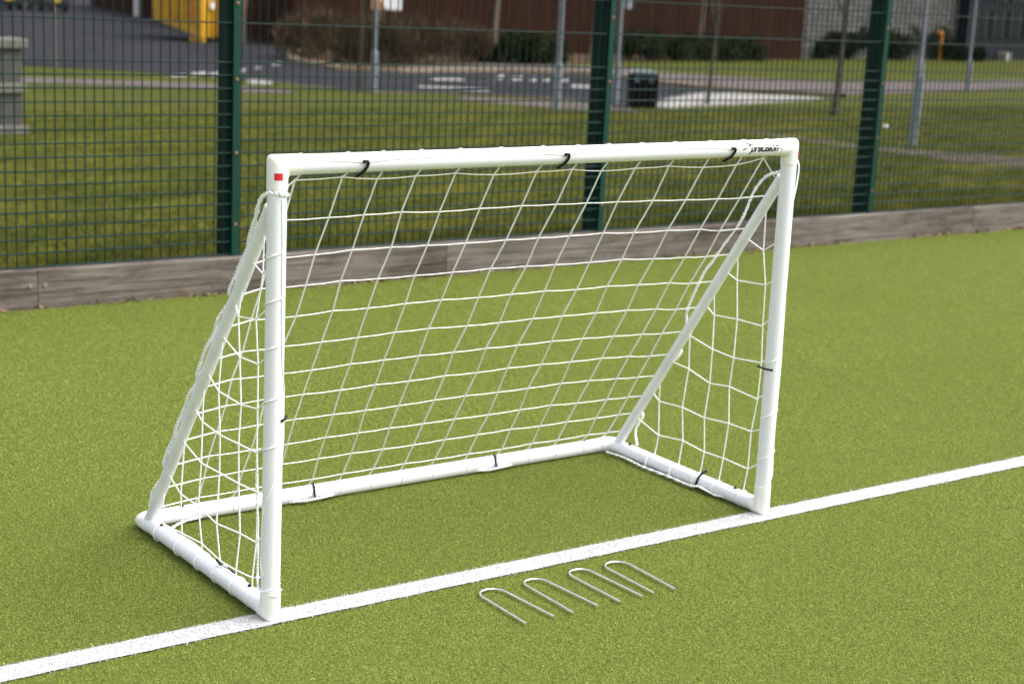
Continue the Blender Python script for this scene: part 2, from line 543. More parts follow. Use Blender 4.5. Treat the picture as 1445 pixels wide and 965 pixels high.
sheet_px('far_pavement', [(560, 94), (700, 90), (780, 92.5), (860, 95), (930, 103), (1060, 110.5), (1160, 117), (1300, 116), (1445, 113), (1600, 108), (1600, 116), (1445, 124), (1300, 132), (1185, 134), (1060, 128), (930, 118), (860, 107), (700, 101), (560, 102)], 0.016, M['path'])
sheet_px('planting_bed_soil', [(412, 76), (470, 66), (560, 66), (860, 66), (1060, 72), (1130, 84), (1060, 87), (870, 88), (780, 92), (700, 90), (560, 96), (480, 95), (440, 88)], 0.02, M['soil'])
def kerb_run(px, wdt, hgt):
    bm = bmesh.new()
    pts = [G(*p) for p in px]
    A, B = [], []
    for i, p in enumerate(pts):
        t = (pts[min(i+1, len(pts)-1)]-pts[max(i-1, 0)]); t.z = 0
        nrm = Vector((-t.y, t.x, 0)).normalized()*wdt/2
        A.append([bm.verts.new(p-nrm+Vector((0, 0, h))) for h in (0, hgt)])
        B.append([bm.verts.new(p+nrm+Vector((0, 0, h))) for h in (0, hgt)])
    for i in range(len(pts)-1):
        bm.faces.new((A[i][0], A[i+1][0], A[i+1][1], A[i][1]))
        bm.faces.new((B[i][0], B[i][1], B[i+1][1], B[i+1][0]))
        bm.faces.new((A[i][1], A[i+1][1], B[i+1][1], B[i][1]))
    bmesh.ops.recalc_face_normals(bm, faces=bm.faces[:])
    return tag(obj('road_kerb', bm, M['kerb']), kind='structure')
kerb_run([(424, 72), (414, 77), (410, 81), (414, 86), (440, 92), (480, 99), (560, 102.5), (700, 101.5), (800, 104.5), (860, 107.5), (893, 112), (925, 118), (985, 125), (1060, 130), (1160, 136), (1185, 138)], 0.42, 0.13)
k = kerb_run([(350, 113.5), (400, 118.5), (490, 128.5), (530, 131), (640, 132.5), (760, 138.5), (840, 145.5)], 0.14, 0.03)
sheets = []
def marking(quads):
    for q in quads:
        sheet_px('road_marking', q, 0.022, M['marking'])
marking([[(237, 107), (262, 106), (266, 109), (240, 110)], [(270, 104), (292, 102.5), (294, 107), (271, 109)], [(296, 105), (314, 101), (313, 107), (298, 109.5)],
         [(339, 99), (346, 98), (346, 102), (339, 103)], [(360, 96), (368, 95), (368, 98), (360, 98)], [(385, 91), (396, 88), (395, 92), (384, 94)],
         [(348, 115), (360, 113.5), (384, 116), (384, 120), (352, 120)],
         [(606, 110), (655, 112), (655, 115), (612, 114)], [(587, 122), (690, 127), (690, 130), (590, 124.5)], [(805, 121), (845, 122), (845, 125.5), (805, 124.5)],
         [(699, 110), (706, 107), (713, 107), (708, 113), (701, 113.5)], [(720, 110), (730, 110), (738, 108), (735, 115), (722, 114)], [(748, 111), (756, 110), (757, 116), (749, 116)], [(766, 112), (776, 111), (775, 116), (767, 116)], [(792, 112), (802, 113), (801, 117), (793, 116)]])
# rows of white setts at the tip of the road
bm = bmesh.new()
ring = [(925, 153.5), (945, 143), (985, 134.5), (1040, 134.5), (1100, 137.5), (1150, 141), (1075, 147.5), (1000, 151)]
g0 = [G(*p) for p in ring]
def inside(x, y, poly):
    c = False
    for i in range(len(poly)):
        a, b = poly[i], poly[i-1]
        if (a.y > y) != (b.y > y) and x < (b.x-a.x)*(y-a.y)/(b.y-a.y)+a.x: c = not c
    return c
ang = math.atan2((g0[5]-g0[0]).y, (g0[5]-g0[0]).x)
ux = Vector((math.cos(ang), math.sin(ang), 0)); uy = Vector((-math.sin(ang), math.cos(ang), 0))
for i in range(-4, 120):
    for j in range(-60, 60):
        p = g0[0]+ux*(i*0.22)+uy*(j*0.62)
        if inside(p.x, p.y, g0):
            mm = Matrix.Translation((p.x, p.y, gz(p.y)+0.03)) @ Matrix.Rotation(ang, 4, 'Z')
            box(bm, (-0.07, -0.24, -0.03), (0.07, 0.24, random.uniform(0.02, 0.035)), mm)
tag(obj('white_setts', bm, M['setts']), kind='structure')

# ================================================================== timber sleepers under the fence
FA = 0.0072
FD = Vector((math.cos(FA), math.sin(FA), 0)); FN = Vector((-math.sin(FA), math.cos(FA), 0))
F0 = Vector((0, 4.0423, 0))
def FP(s, off=0.0, z=0.0): return F0+FD*s+FN*off+Vector((0, 0, z))
S0 = 0.844
labels = ['grey timber sleeper at the far left, left of the two screw heads', 'grey timber sleeper left of the goal, right of the two screw heads',
          'grey timber sleeper seen through the back net of the goal', 'grey timber sleeper right of the goal behind its right post',
          'grey timber sleeper at the far right edge below the fence']
for i in range(-1, 4):
    a = S0+2.42*i+0.002
    b = a+2.416
    bm = bmesh.new()
    top = 0.193+random.uniform(-0.003, 0.003)
    NS = 40
    L = []
    for k in range(NS+1):
        s = a+(b-a)*k/NS
        j = lambda q: random.uniform(-q, q)
        e = 0.006
        prof = [(-0.060+j(.0012), -0.03), (-0.060+j(.0012), 0.10), (-0.060+j(.0012), top-e), (-0.060+e, top+j(.001)), (0.05, top), (0.05, -0.03)]
        L.append([bm.verts.new(FP(s, o_, z_)) for o_, z_ in prof])
    for A, B in zip(L, L[1:]):
        for q in range(5):
            bm.faces.new((A[q], B[q], B[q+1], A[q+1]))
    bm.faces.new(L[0]); bm.faces.new(L[-1][::-1])
    bmesh.ops.recalc_face_normals(bm, faces=bm.faces[:])
    for v in bm.verts: v.co -= FP(a)
    root = obj('timber_sleeper', bm, M['sleeper'])
    root.location = FP(a)
    tag(root, labels[i+1], 'timber sleeper', 'timber sleepers edging the pitch')
    for s in ((2.378,) if i == -1 else (0.035,) if i == 0 else ()):                       # coach screws near each end
        bm = bmesh.new()
        bmesh.ops.create_cone(bm, cap_ends=True, segments=10, radius1=0.011, radius2=0.009, depth=0.008, matrix=Matrix.Translation(FD*s+FN*(-0.0635)+Vector((0, 0, 0.118))) @ Matrix.Rotation(R(90), 4, 'X'))
        obj('screw_head', bm, M['steel'], root)
# leaves and grit washed up against the sleepers
n = 1700
s = rng.uniform(-0.8, 9.5, n)
clump = (np.sin(s*5.1)+np.sin(s*2.3+1)+np.sin(s*11.7))/3
keep = rng.random(n) < 0.35+0.5*clump
s = s[keep]; n = len(s)
off = -0.062-np.abs(rng.normal(0, 0.022, n))
base = np.array([list(FP(a, b, 0.009)) for a, b in zip(s, off)])
V = blades(base, rng.uniform(0.012, 0.04, n), rng.uniform(0.008, 0.024, n), 1.15)
V[:, 2, 2] += 0.002
c = np.array([[0.30, 0.19, 0.105]])*(rng.uniform(0.15, 1.4, (n, 1)))
tag(tri_mesh('leaf_litter', V, c, M['dryleaf'], 'stuff'), 'dry brown leaves and grit along the foot of the sleepers', 'leaf litter')
n = 90
base = np.stack([rng.uniform(-1, 6, n), rng.uniform(-1.2, 3.7, n), np.full(n, 0.010)], 1)
V = blades(base, rng.uniform(0.005, 0.014, n), rng.uniform(0.004, 0.010, n), 1.3)
c = np.array([[0.20, 0.11, 0.05]])*rng.uniform(0.4, 1.6, (n, 1))
tag(tri_mesh('turf_debris', V, c, M['dryleaf'], 'stuff'), 'tiny brown specks of leaf debris scattered over the turf', 'debris')

# ================================================================== mesh fence
def stick(bm, a, b, r, seg=6): rings(bm, [a, b], r, seg, caps=False)
fence = empty('mesh_fence', FP(4.45, 0, 0.193))
tag(fence, 'tall green welded mesh sports fence standing on the timber sleepers', 'fence')
def child(o, parent):
    o.parent = parent
    o.matrix_parent_inverse = Matrix.Translation(-parent.location) if parent.parent is None else Matrix()
    return o
POSTS = [-0.59+2.52*i for i in range(6)]
ZB = 0.196
rowsz = [ZB+0.004+k*0.0667 for k in range(16)]+[ZB+1.0045+0.2*k for k in range(1, 8)]
ZT = rowsz[-1]+0.02
fl = fence.location
for i in range(5):
    bm = bmesh.new()
    a, b = POSTS[i]-0.008, POSTS[i+1]-0.012
    x0 = 1.932-2.52*3
    k0 = math.ceil((a-0.7153)/0.05-0.15)
    s = 0.7153+0.05*k0
    while s < b:
        stick(bm, FP(s, 0, ZB)-fl, FP(s, 0, ZT)-fl, 0.0032, 6)
        s += 0.05
    for z in rowsz:
        for o_ in (-0.0073, 0.0073):
            stick(bm, FP(a, o_, z)-fl, FP(b, o_, z)-fl, 0.0039, 6)
    obj('mesh_panel', bm, M['fence'], fence, True)
for i, s in enumerate(POSTS):
    mm = Matrix.Translation(FP(s)-fl) @ Matrix.Rotation(FA, 4, 'Z')
    bm = bmesh.new()
    box(bm, (-0.040, 0.0125, 0.10), (0.022, 0.122, ZT+0.05), mm, 0.004, 2)
    post = obj('post', bm, M['fence_post'], fence)
    bm = bmesh.new()
    box(bm, (-0.0205, -0.0185, ZB), (0.0205, -0.0115, ZT+0.03), mm, 0.0015, 1)
    obj('clamp_bar', bm, M['clamp'], post)
    for z in (0.36, 0.735, 1.115, 1.50, 1.88, 2.26):
        bm = bmesh.new()
        bmesh.ops.create_uvsphere(bm, u_segments=10, v_segments=6, radius=0.0095, matrix=mm @ Matrix.Translation((0, -0.0185, z)) @ Matrix.Diagonal((1, 0.6, 1, 1)))
        obj('bolt', bm, M['rust'], post, True)

# ================================================================== the goal
goal = empty('football_goal', (0.9, 0.4, 0))
tag(goal, 'small white plastic tube football goal with white net standing on the goal line', 'football goal')
GL = goal.location
TR_ = 0.025
BL = Vector((-0.003, -0.008, TR_)); BR = Vector((1.803, -0.009, TR_))
KL = Vector((0.004, 0.806, TR_)); KR = Vector((1.830, 0.80, TR_))
TL = Vector((-0.004, -0.010, 1.192)); TRt = Vector((1.802, 0.0, 1.203))
def gpart(name, bm, mt, smooth=True, parent=None):
    for v in bm.verts: v.co -= GL
    o = obj(name, bm, mt, goal if parent is None else parent, smooth)
    return o
def tubepart(name, a, b, r, mt, seg=28, parent=None):
    bm = bmesh.new()
    d = (b-a).normalized()
    rings(bm, [a, a+d*0.001, b-d*0.001, b], [r-0.001, r, r, r-0.001], seg)
    o = gpart(name, bm, mt, True, parent)
    return o
JL = 0.058
JR = 0.0268
def along(a, b, d): return a+(b-a).normalized()*d
def joint(corner, p, q, lp=JL, lq=JL, round_=0.010):
    bm = bmesh.new()
    a = along(corner, p, lp); b = along(corner, q, lq)
    lo = rings(bm, [a, along(a, corner, 0.0015), corner, along(b, corner, 0.0015), b], [JR-0.0015, JR, JR, JR, JR-0.0015], 32)
    es = []
    ringv = set(lo[2])
    es = [e for e in bm.edges if e.verts[0] in ringv and e.verts[1] in ringv]
    bmesh.ops.bevel(bm, geom=es, offset=round_, segments=5, affect='EDGES', profile=0.5, clamp_overlap=True)
    return gpart('corner_joint', bm, M['pvc_joint'])
# posts, crossbar and rails (each runs into its joints)
seamL, seamR = 0.572, 0.617
def mid(a, b, z): return a+(b-a)*((z-a.z)/(b.z-a.z))
for B_, T_, sz in ((BL, TL, seamL), (BR, TRt, seamR)):
    bm = bmesh.new()
    s = mid(B_, T_, sz)
    d = (T_-B_).normalized()
    b0 = along(B_, T_, 0.02); t0 = along(T_, B_, 0.02)
    rings(bm, [b0, s-d*0.001, s-d*0.0003, s+d*0.0003, s+d*0.001, t0], [0.0252, 0.0252, 0.0240, 0.0240, 0.0250, 0.0250], 32)
    gpart('post', bm, M['pvc'])
tubepart('crossbar', along(TL, TRt, 0.02), along(TRt, TL, 0.02), 0.0253, M['pvc'], 32)
bm = bmesh.new()
a, b = along(KL, KR, 0.02), along(KR, KL, 0.02)
s = a+(b-a)*0.41; d = (b-a).normalized()
rings(bm, [a, s-d*0.001, s-d*0.0003, s+d*0.0003, s+d*0.001, b], [0.0252, 0.0252, 0.0238, 0.0238, 0.0250, 0.0250], 32)
gpart('back_rail', bm, M['pvc'])
tubepart('side_rail', along(BL, KL, 0.02), along(KL, BL, 0.02), TR_, M['pvc'], 32)
tubepart('side_rail', along(BR, KR, 0.02), along(KR, BR, 0.02), TR_, M['pvc'], 32)
joint(TL, TRt, BL, 0.062, 0.062); joint(TRt, TL, BR, 0.062, 0.055)
joint(BL, TL, KL, 0.062, 0.035, 0.012); joint(BR, TRt, KR, 0.075, 0.035, 0.012)
joint(KL, BL, KR, 0.05, 0.05, 0.022); joint(KR, BR, KL, 0.05, 0.05, 0.022)
# diagonal braces
bLa, bLb = Vector((0.002, 0.762, 0.040)), Vector((-0.002, 0.022, 1.085))
bRa, bRb = Vector((1.829, 0.752, 0.040)), Vector((1.801, 0.022, 1.105))
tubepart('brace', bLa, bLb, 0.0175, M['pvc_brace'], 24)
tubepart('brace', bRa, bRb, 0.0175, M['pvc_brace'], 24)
# black push buttons where the tubes lock together
for p in ((0.124, 0.802, 0.0505), (0.0, 0.672, 0.0505), (0.0, 0.114, 0.0505), (1.705, 0.802, 0.0505), (1.825, 0.684, 0.0505), (1.806, 0.119, 0.0505)):
    bm = bmesh.new()
    bmesh.ops.create_uvsphere(bm, u_segments=10, v_segments=6, radius=0.0062, matrix=Matrix.Translation(p))
    gpart('push_button', bm, M['black'])
# red labels
def on_tube(axis_pt, axis_dir, r, ang, ref):
    """point on the tube surface; ang measured from ref towards axis_dir x ref"""
    s = axis_dir.cross(ref)
    return axis_pt+ref*(math.cos(ang)*r)+s*(math.sin(ang)*r)
def label_patch(c, ax, ref, r, half, h):
    bm = bmesh.new()
    rows = []
    for i in range(9):
        a = -half+2*half*i/8
        rows.append([bm.verts.new(on_tube(c+ax*z, ax, r, a, ref)) for z in (-h/2, h/2)])
    for A, B in zip(rows, rows[1:]): bm.faces.new((A[0], B[0], B[1], A[1]))
    bmesh.ops.recalc_face_normals(bm, faces=bm.faces[:])
    return gpart('red_label', bm, M['red'])
axL = (TL-BL).normalized(); axR = (TRt-BR).normalized()
label_patch(TL-axL*0.026, axL, Vector((-0.36, -0.93, 0)).normalized(), JR+0.0006, 0.40, 0.0175)
label_patch(TRt-axR*0.022, axR, Vector((0.83, -0.55, 0)).normalized(), JR+0.0022, 0.5, 0.021)
# printed word on the crossbar
def slices(bm):                                  # cut the flat print into thin strips so that it bends with the tube
    q = -0.02
    while q < 0.05:
        bmesh.ops.bisect_plane(bm, geom=bm.verts[:]+bm.edges[:]+bm.faces[:], plane_co=(0, q, 0), plane_no=(0, 1, 0))
        q += 0.0025
def wrapped(name, polys_bm, x0, a0):
    ax = (TRt-TL).normalized()
    for v in polys_bm.verts:
        u, q = v.co.x, v.co.y
        c = TL+ax*(x0+u)
        an = a0+q/0.0262
        v.co = c+Vector((0, -1, 0))*(math.cos(an)*0.0259)+Vector((0, 0, 1))*(math.sin(an)*0.0259)
    return gpart(name, polys_bm, M['print'], False)
fc = bpy.data.curves.new('word', 'FONT')
fc.body = 'precision'
fc.size = 0.0385
fc.shear = 0.32
fc.offset = 0.0011
fc.space_character = 0.93
fo = bpy.data.objects.new('word', fc)
col.objects.link(fo)
bpy.context.view_layer.update()
me = bpy.data.meshes.new_from_object(fo.evaluated_get(bpy.context.evaluated_depsgraph_get()))
bpy.data.objects.remove(fo)
bm = bmesh.new()
bm.from_mesh(me)
wmax = max(v.co.x for v in bm.verts)
for v in bm.verts: v.co.x *= 0.122/wmax
bmesh.ops.triangulate(bm, faces=bm.faces[:])
slices(bm)
wrapped('printed_word', bm, 1.608, R(-18))
bm = bmesh.new()
for poly in ([(0.001, 0.0255), (0.006, 0.0265), (0.027, 0.0145), (0.027, 0.0095), (0.020, 0.0115)], [(-0.006, -0.001), (0.0, -0.0015), (0.0265, 0.0093), (0.0198, 0.0113)], [(0.0275, 0.0095), (0.036, 0.0125), (0.036, 0.0155), (0.0275, 0.0145)]):
    bm.faces.new([bm.verts.new((x*1.15, y*1.2, 0)) for x, y in poly])
slices(bm)
wrapped('printed_emblem', bm, 1.580, R(-2))

# ------------------------------------------------------------------ the net
net = bmesh.new()
CR = 0.0021
top_x = [0.064, 0.201, 0.306, 0.424, 0.548, 0.682, 0.826, 0.951, 1.064, 1.189, 1.320, 1.463, 1.600, 1.700]
bot_x = [0.163, 0.290, 0.425, 0.560, 0.675, 0.789, 0.910, 1.033, 1.172, 1.306, 1.438, 1.560, 1.688, 1.790]
tt = [0.050, 0.178, 0.306, 0.421, 0.539, 0.660, 0.780, 0.893, 1.010, 1.125, 1.231, 1.334]
LT = 1.412
def back_pt(x, t):
    f = t/LT
    p = Vector((x, 0.0+0.80*f, 1.19-1.165*f))
    p += Vector((0, 0.80, 1.165)).normalized().cross(Vector((1, 0, 0)))*0.0
    return p
nd = {}
for i in range(14):
    for j, t in enumerate(tt):
        f = t/LT
        jit = 0.006
        x = top_x[i]+(bot_x[i]-top_x[i])*f+random.uniform(-jit, jit)*(1 if 0 < j else 0.3)
        # rows swing a little upward between their ends and dip at the sides
        e = abs(i-6.5)/6.5
        t2 = t+0.030*(f*(1-f)*4)*(e**3)*(1 if i > 6 else 0.4)+random.uniform(-0.004, 0.004)
        if j == 0: t2 = 0.050-0.006*math.sin(i*2.1)-(0.02 if i == 13 else 0)
        nd[i, j] = back_pt(x, t2)+Vector((0, 0.012*math.sin(PI*f), -0.010*math.sin(PI*f)))
def seg(a, b, r=CR, sag=0.0):
    if sag: rings(net, [a, (a+b)/2-Vector((0, 0, sag)), b], r, 6, caps=False)
    else: rings(net, [a, b], r, 6, caps=False)
for (i, j), p in nd.items():
    ball(net, p, 0.0036)
    if i < 13: seg(p, nd[i+1, j], 0.0015, 0.0015)
    if j < 11: seg(p, nd[i, j+1], 0.0025)
def ring_loop(c, ax, ref, r, cr=CR, a0=0.0, a1=2*PI, n=20, skew=0.0):
    pts = [on_tube(c+ax*(skew*math.sin(a0+(a1-a0)*k/n)), ax, r, a0+(a1-a0)*k/n, ref) for k in range(n+1)]
    rings(net, pts, cr, 6, caps=False)
barax = (TRt-TL).normalized()
railax = (KR-KL).normalized()
upv = Vector((0, 0, 1))
for i in range(14):
    c = TL+barax*(top_x[i]-0.004+0.006)
    ring_loop(c, barax, upv, 0.0264, 0.0022, R(14), R(-175))
    seg(c-Vector((0, -0.004, 0.0275)), nd[i, 0])
    f = (bot_x[i]-KL.x)/(KR.x-KL.x)
    c = KL+(KR-KL)*min(max(f, 0.03), 0.97)
    ring_loop(c, railax, upv, 0.0262, 0.0018, R(-10), R(110))
    seg(nd[i, 11], on_tube(c, railax, 0.0268, R(12), upv))
# side nets
def brace_at(a, b, z): return a+(b-a)*((z-a.z)/(b.z-a.z))
def side(X0, a, b, zs, yc, post_ax, sgn, dip):
    nodes = {}
    for j, z in enumerate(zs):
        br = brace_at(a, b, z+0.02)
        cols = [y for y in yc if y < br.y-0.025]
        prev = None
        for k, y in enumerate(cols):
            xx = X0+0.02*(y/0.8)*(1 if sgn > 0 else 0)+sgn*random.uniform(0.0, 0.012)
            p = Vector((xx, y+random.uniform(-0.014, 0.014), z-dip[k % len(dip)]+random.uniform(-0.012, 0.012)))
            nodes[k, j] = p
            ball(net, p, 0.0036)
            if k == 0:
                q = Vector((X0+post_ax.x*(z)/post_ax.z*0+0.004*sgn, 0.027, z+0.030+random.uniform(-.008, .008)))
                seg(q, p)
            else:
                seg(prev, p)
            prev = p
        if prev is not None:
            seg(prev, br+Vector((0, 0.010, 0.012)))
    for (k, j), p in nodes.items():
        if (k, j+1) in nodes: seg(p, nodes[k, j+1])
        if (k, j-1) not in nodes:                     # up to the brace
            y = p.y
            f = (y-a.y)/(b.y-a.y)
            q = a+(b-a)*f
            seg(p, q+Vector((0, -0.003, -0.012)))
        if (k, j+1) not in nodes:                     # down to the rail
            seg(p, Vector((p.x-0.004*sgn, p.y+0.008, 0.051)))
            c = Vector((X0, p.y+0.008, TR_))
            ring_loop(c, Vector((0, 1, 0)), upv, 0.0263, 0.0020)
side(0.0, bLa, bLb, [1.02, 0.905, 0.79, 0.675, 0.555, 0.438, 0.320, 0.195, 0.075], [0.075, 0.165, 0.285, 0.405, 0.535, 0.655], axL, -1, (0.0, 0.010, 0.014, 0.002))
side(1.808, bRa, bRb, [0.985, 0.865, 0.740, 0.615, 0.490, 0.375, 0.255, 0.135], [0.072, 0.190, 0.300, 0.415, 0.540, 0.66], axR, 1, (0.0, 0.004, 0.0, -0.010))
# the back rows reach across to the braces
for j in range(1, 12):
    p = nd[0, j]; q = brace_at(bLa, bLb, max(p.z-0.012, 0.06))
    seg(p, q+Vector((0.014, 0.012, 0.004)))
    p = nd[13, j]; q = brace_at(bRa, bRb, max(p.z+0.004, 0.06))
    seg(p, q+Vector((-0.012, 0.012, 0.004)))
seg(nd[0, 0], Vector((0.0, 0.02, 1.105))); seg(nd[13, 0], Vector((1.790, 0.045, 1.105)))
obj_net = gpart('net', net, M['cord'])

# ropes that edge the net
rope = bmesh.new()
def end_rope():
    global rope
    gpart('edge_rope', rope, M['cord'])
    rope = bmesh.new()
# along the crossbar, pulled down at each clip
clips_x = [0.236, 0.889, 1.532]
pts = []
for k in range(73):
    x = 0.03+1.72*k/72
    dd = min(abs(x-c) for c in clips_x)
    a = 34*(1-math.exp(-dd/0.16))+2+4*math.sin(x*9)
    if x > 1.53: a = min(a, 3+12*math.sin(PI*min((x-1.53)/0.225, 1)))
    if x < 0.09: a = max(a, 10)
    an = R(a)
    c = TL+barax*x
    pts.append(c+Vector((0, -1, 0))*(math.cos(an)*0.0266)+Vector((0, 0, 1))*(math.sin(an)*0.0266))
rings(rope, pts, 0.0016, 6)
end_rope()
# left brace: a bunched rope that wanders from side to side
def brace_rope(a, b, offs, r=0.0030, rad=0.0030):
    pts = []
    d = (b-a).normalized()
    n1 = Vector((1, 0, 0)); n2 = d.cross(n1).normalized()
    for f, ang, rr in offs:
        pts.append(a+(b-a)*f+n1*(math.cos(ang)*rr)+n2*(math.sin(ang)*rr))
    twisted(rope, pts, r, 0.024, rad, 8, 2); end_rope()
    return pts
def wav(n, base, amp, seed, r0=0.0215):
    rr = random.Random(seed)
    return [(0.03+0.95*k/n, base+amp*rr.uniform(-1, 1), r0+rr.uniform(-0.002, 0.004)) for k in range(n+1)]
brace_rope(bLa, bLb, wav(26, R(118), 0.75, 3, 0.0235), 0.0026, 0.0032)
brace_rope(bLa, bLb, wav(14, R(80), 0.9, 9, 0.0225), 0.0018, 0.0020)
pts = [SX(*p, X) for p, X in (((1114, 238), 1.797), ((1098, 243), 1.792), ((1080, 250), 1.786), ((1064, 270), 1.786), ((1053, 296), 1.79), ((1042, 318), 1.785), ((1022, 345), 1.79), ((1006, 368), 1.79), ((995, 382), 1.785), ((984, 404), 1.785), ((975, 424), 1.79), ((969, 440), 1.80), ((969, 455), 1.84), ((966, 468), 1.85), ((958, 486), 1.85), ((961, 497), 1.85), ((952, 507), 1.85), ((941, 508), 1.845), ((934, 520), 1.85), ((925, 545), 1.85), ((914, 566), 1.848), ((906, 580), 1.85), ((907, 588), 1.85), ((897, 606), 1.85), ((899, 628), 1.848))]
pts = [Vector((p.x, p.y, p.z)) for p in pts]
twisted(rope, pts, 0.0030, 0.024, 0.0028, 8, 2); end_rope()
# loop at the head of the left brace and round the post
twisted(rope, [Vector((0.018, -0.026, 1.118)), Vector((-0.004, -0.036, 1.123)), Vector((-0.028, -0.014, 1.125)), Vector((-0.030, 0.03, 1.10)), Vector((-0.022, 0.070, 1.045)), Vector((-0.014, 0.105, 0.992))], 0.0034, 0.022, 0.0032, 8, 2); end_rope()
# post ropes: down the front of the left post, round it at every mesh
def post_rope(B_, T_, ax, angs, zs, r=0.0016):
    pts = []
    for z, a in zip(zs, angs):
        c = mid(B_, T_, z)
        pts.append(c+Vector((math.sin(a), -math.cos(a), 0))*(0.0265))
    cord(rope, pts, r, 6, 6); end_rope()
zs = [1.11, 1.0, 0.9, 0.8, 0.7, 0.62, 0.55, 0.49, 0.43, 0.36, 0.30, 0.2, 0.13, 0.10]
post_rope(BL, TL, axL, [R(a) for a in (2, 8, 10, 14, 22, 48, 75, 60, 20, -40, -85, -100, -80, 60)], zs)
post_rope(BR, TRt, axR, [R(a) for a in (88, 85, 80, 78, 72, 66, 62, 54, 60, 66, 70, 66, 50, -30)], zs, 0.0020)
for z in (0.97, 0.855, 0.735, 0.60, 0.475, 0.09):
    c = mid(BL, TL, z)
    pts = [c+Vector((-math.cos(R(a)), -math.sin(R(a)), 0))*0.0267+Vector((0, 0, 0.018*(a-50)/100)) for a in range(-40, 120, 10)]
    rings(rope, pts, 0.0016, 6); end_rope()
for z in (0.52, 0.34, 0.2):
    c = mid(BR, TRt, z)
    pts = [c+Vector((-math.cos(R(a)), -math.sin(R(a)), 0))*0.0267+Vector((0, 0, 0.02*(a-50)/100)) for a in range(-40, 160, 10)]
    rings(rope, pts, 0.0014, 6); end_rope()
# outside drop rope of the right post, hanging clear below the red label
cord(rope, [Vector((1.828, 0.0, 1.17)), Vector((1.845, -0.004, 1.145)), Vector((1.842, -0.004, 1.08)), Vector((1.832, -0.004, 1.03)), Vector((1.828, -0.004, 0.98))], 0.0024, 6); end_rope()
# rope beside the left post, tied at the foot
twisted(rope, [Vector((-0.020, 0.045, 0.42)), Vector((-0.012, 0.060, 0.34)), Vector((-0.006, 0.062, 0.25)), Vector((-0.008, 0.056, 0.17)), Vector((-0.008, 0.055, 0.10)), Vector((-0.030, 0.0, 0.085)), Vector((-0.004, -0.036, 0.075)), Vector((0.026, -0.012, 0.08))], 0.0022, 0.018, 0.0022, 8, 2); end_rope()
# ropes lying on the turf under the rails
twisted(rope, [Vector((1.775, 0.755, 0.012)), Vector((1.783, 0.66, 0.013)), Vector((1.772, 0.55, 0.012)), Vector((1.774, 0.42, 0.013)), Vector((1.770, 0.30, 0.014)), Vector((1.776, 0.26, 0.020)), Vector((1.779, 0.19, 0.012)), Vector((1.79, 0.15, 0.014))], 0.0026, 0.02, 0.0026, 8, 2); end_rope()
for x in (0.572, 1.292):
    twisted(rope, [Vector((x-0.085, 0.787, 0.012)), Vector((x-0.04, 0.770, 0.013)), Vector((x, 0.766, 0.015)), Vector((x+0.04, 0.772, 0.014)), Vector((x+0.085, 0.787, 0.012))], 0.0026, 0.02, 0.0026, 8, 2); end_rope()
twisted(rope, [Vector((0.035, 0.70, 0.012)), Vector((0.07, 0.74, 0.013)), Vector((0.12, 0.772, 0.012)), Vector((0.18, 0.785, 0.012))], 0.0026, 0.02, 0.0026, 8, 2); end_rope()
# straight side cord of the left net from the rail up past its clip
cord(rope, [Vector((0.0, 0.60, 0.054)), Vector((-0.004, 0.45, 0.066)), Vector((-0.004, 0.30, 0.055)), Vector((0.0, 0.2, 0.052))], 0.0019, 6); end_rope()
rope.free()

# black clips
def clip(pts, r=0.0036):
    bm = bmesh.new()
    cord(bm, pts, r, 8, 4)
    ball(bm, pts[0], r*1.25, 2); ball(bm, pts[-1], r*1.25, 2)
    return gpart('net_clip', bm, M['black'])
for x in clips_x:
    c = TL+barax*x
    def cp(an, dx, rr=0.0305): return c+barax*dx+Vector((0, -1, 0))*(math.cos(R(an))*rr)+Vector((0, 0, 1))*(math.sin(R(an))*rr)
    clip([cp(10, -0.005), cp(9, 0.006), cp(-10, 0.006), cp(-42, -0.001), cp(-66, -0.006, 0.031), cp(-86, -0.008, 0.034), cp(-98, -0.004, 0.036)], 0.0038)
for x in (0.572, 1.292):
    c = Vector((x, 0.804, TR_))
    clip([c+Vector((0.006, -0.008, 0.030)), c+Vector((0.003, -0.022, 0.021)), c+Vector((0.0, -0.0295, 0.004)), c+Vector((0.0, -0.036, -0.013))], 0.0034)
c = Vector((1.814, 0.283, TR_))
clip([c+Vector((0.012, 0.0, 0.036)), c+Vector((-0.006, 0.002, 0.0295)), c+Vector((-0.024, 0.0, 0.015)), c+Vector((-0.031, 0, 0.0)), c+Vector((-0.036, 0, -0.010))], 0.0040)
c = mid(BL, TL, 0.545)
clip([c+Vector((0.012, -0.026, 0.0)), c+Vector((0.028, -0.012, 0.0)), c+Vector((0.040, 0.006, 0.0))], 0.0034)
c = mid(BR, TRt, 0.491)
clip([c+Vector((-0.020, -0.018, 0.0)), c+Vector((-0.029, 0.006, 0.0)), c+Vector((-0.028, 0.036, 0.002))], 0.0032)
clip([Vector((-0.010, 0.29, 0.068)), Vector((0.0, 0.275, 0.054)), Vector((0.012, 0.26, 0.046)), Vector((0.006, 0.215, 0.0515))], 0.0032)

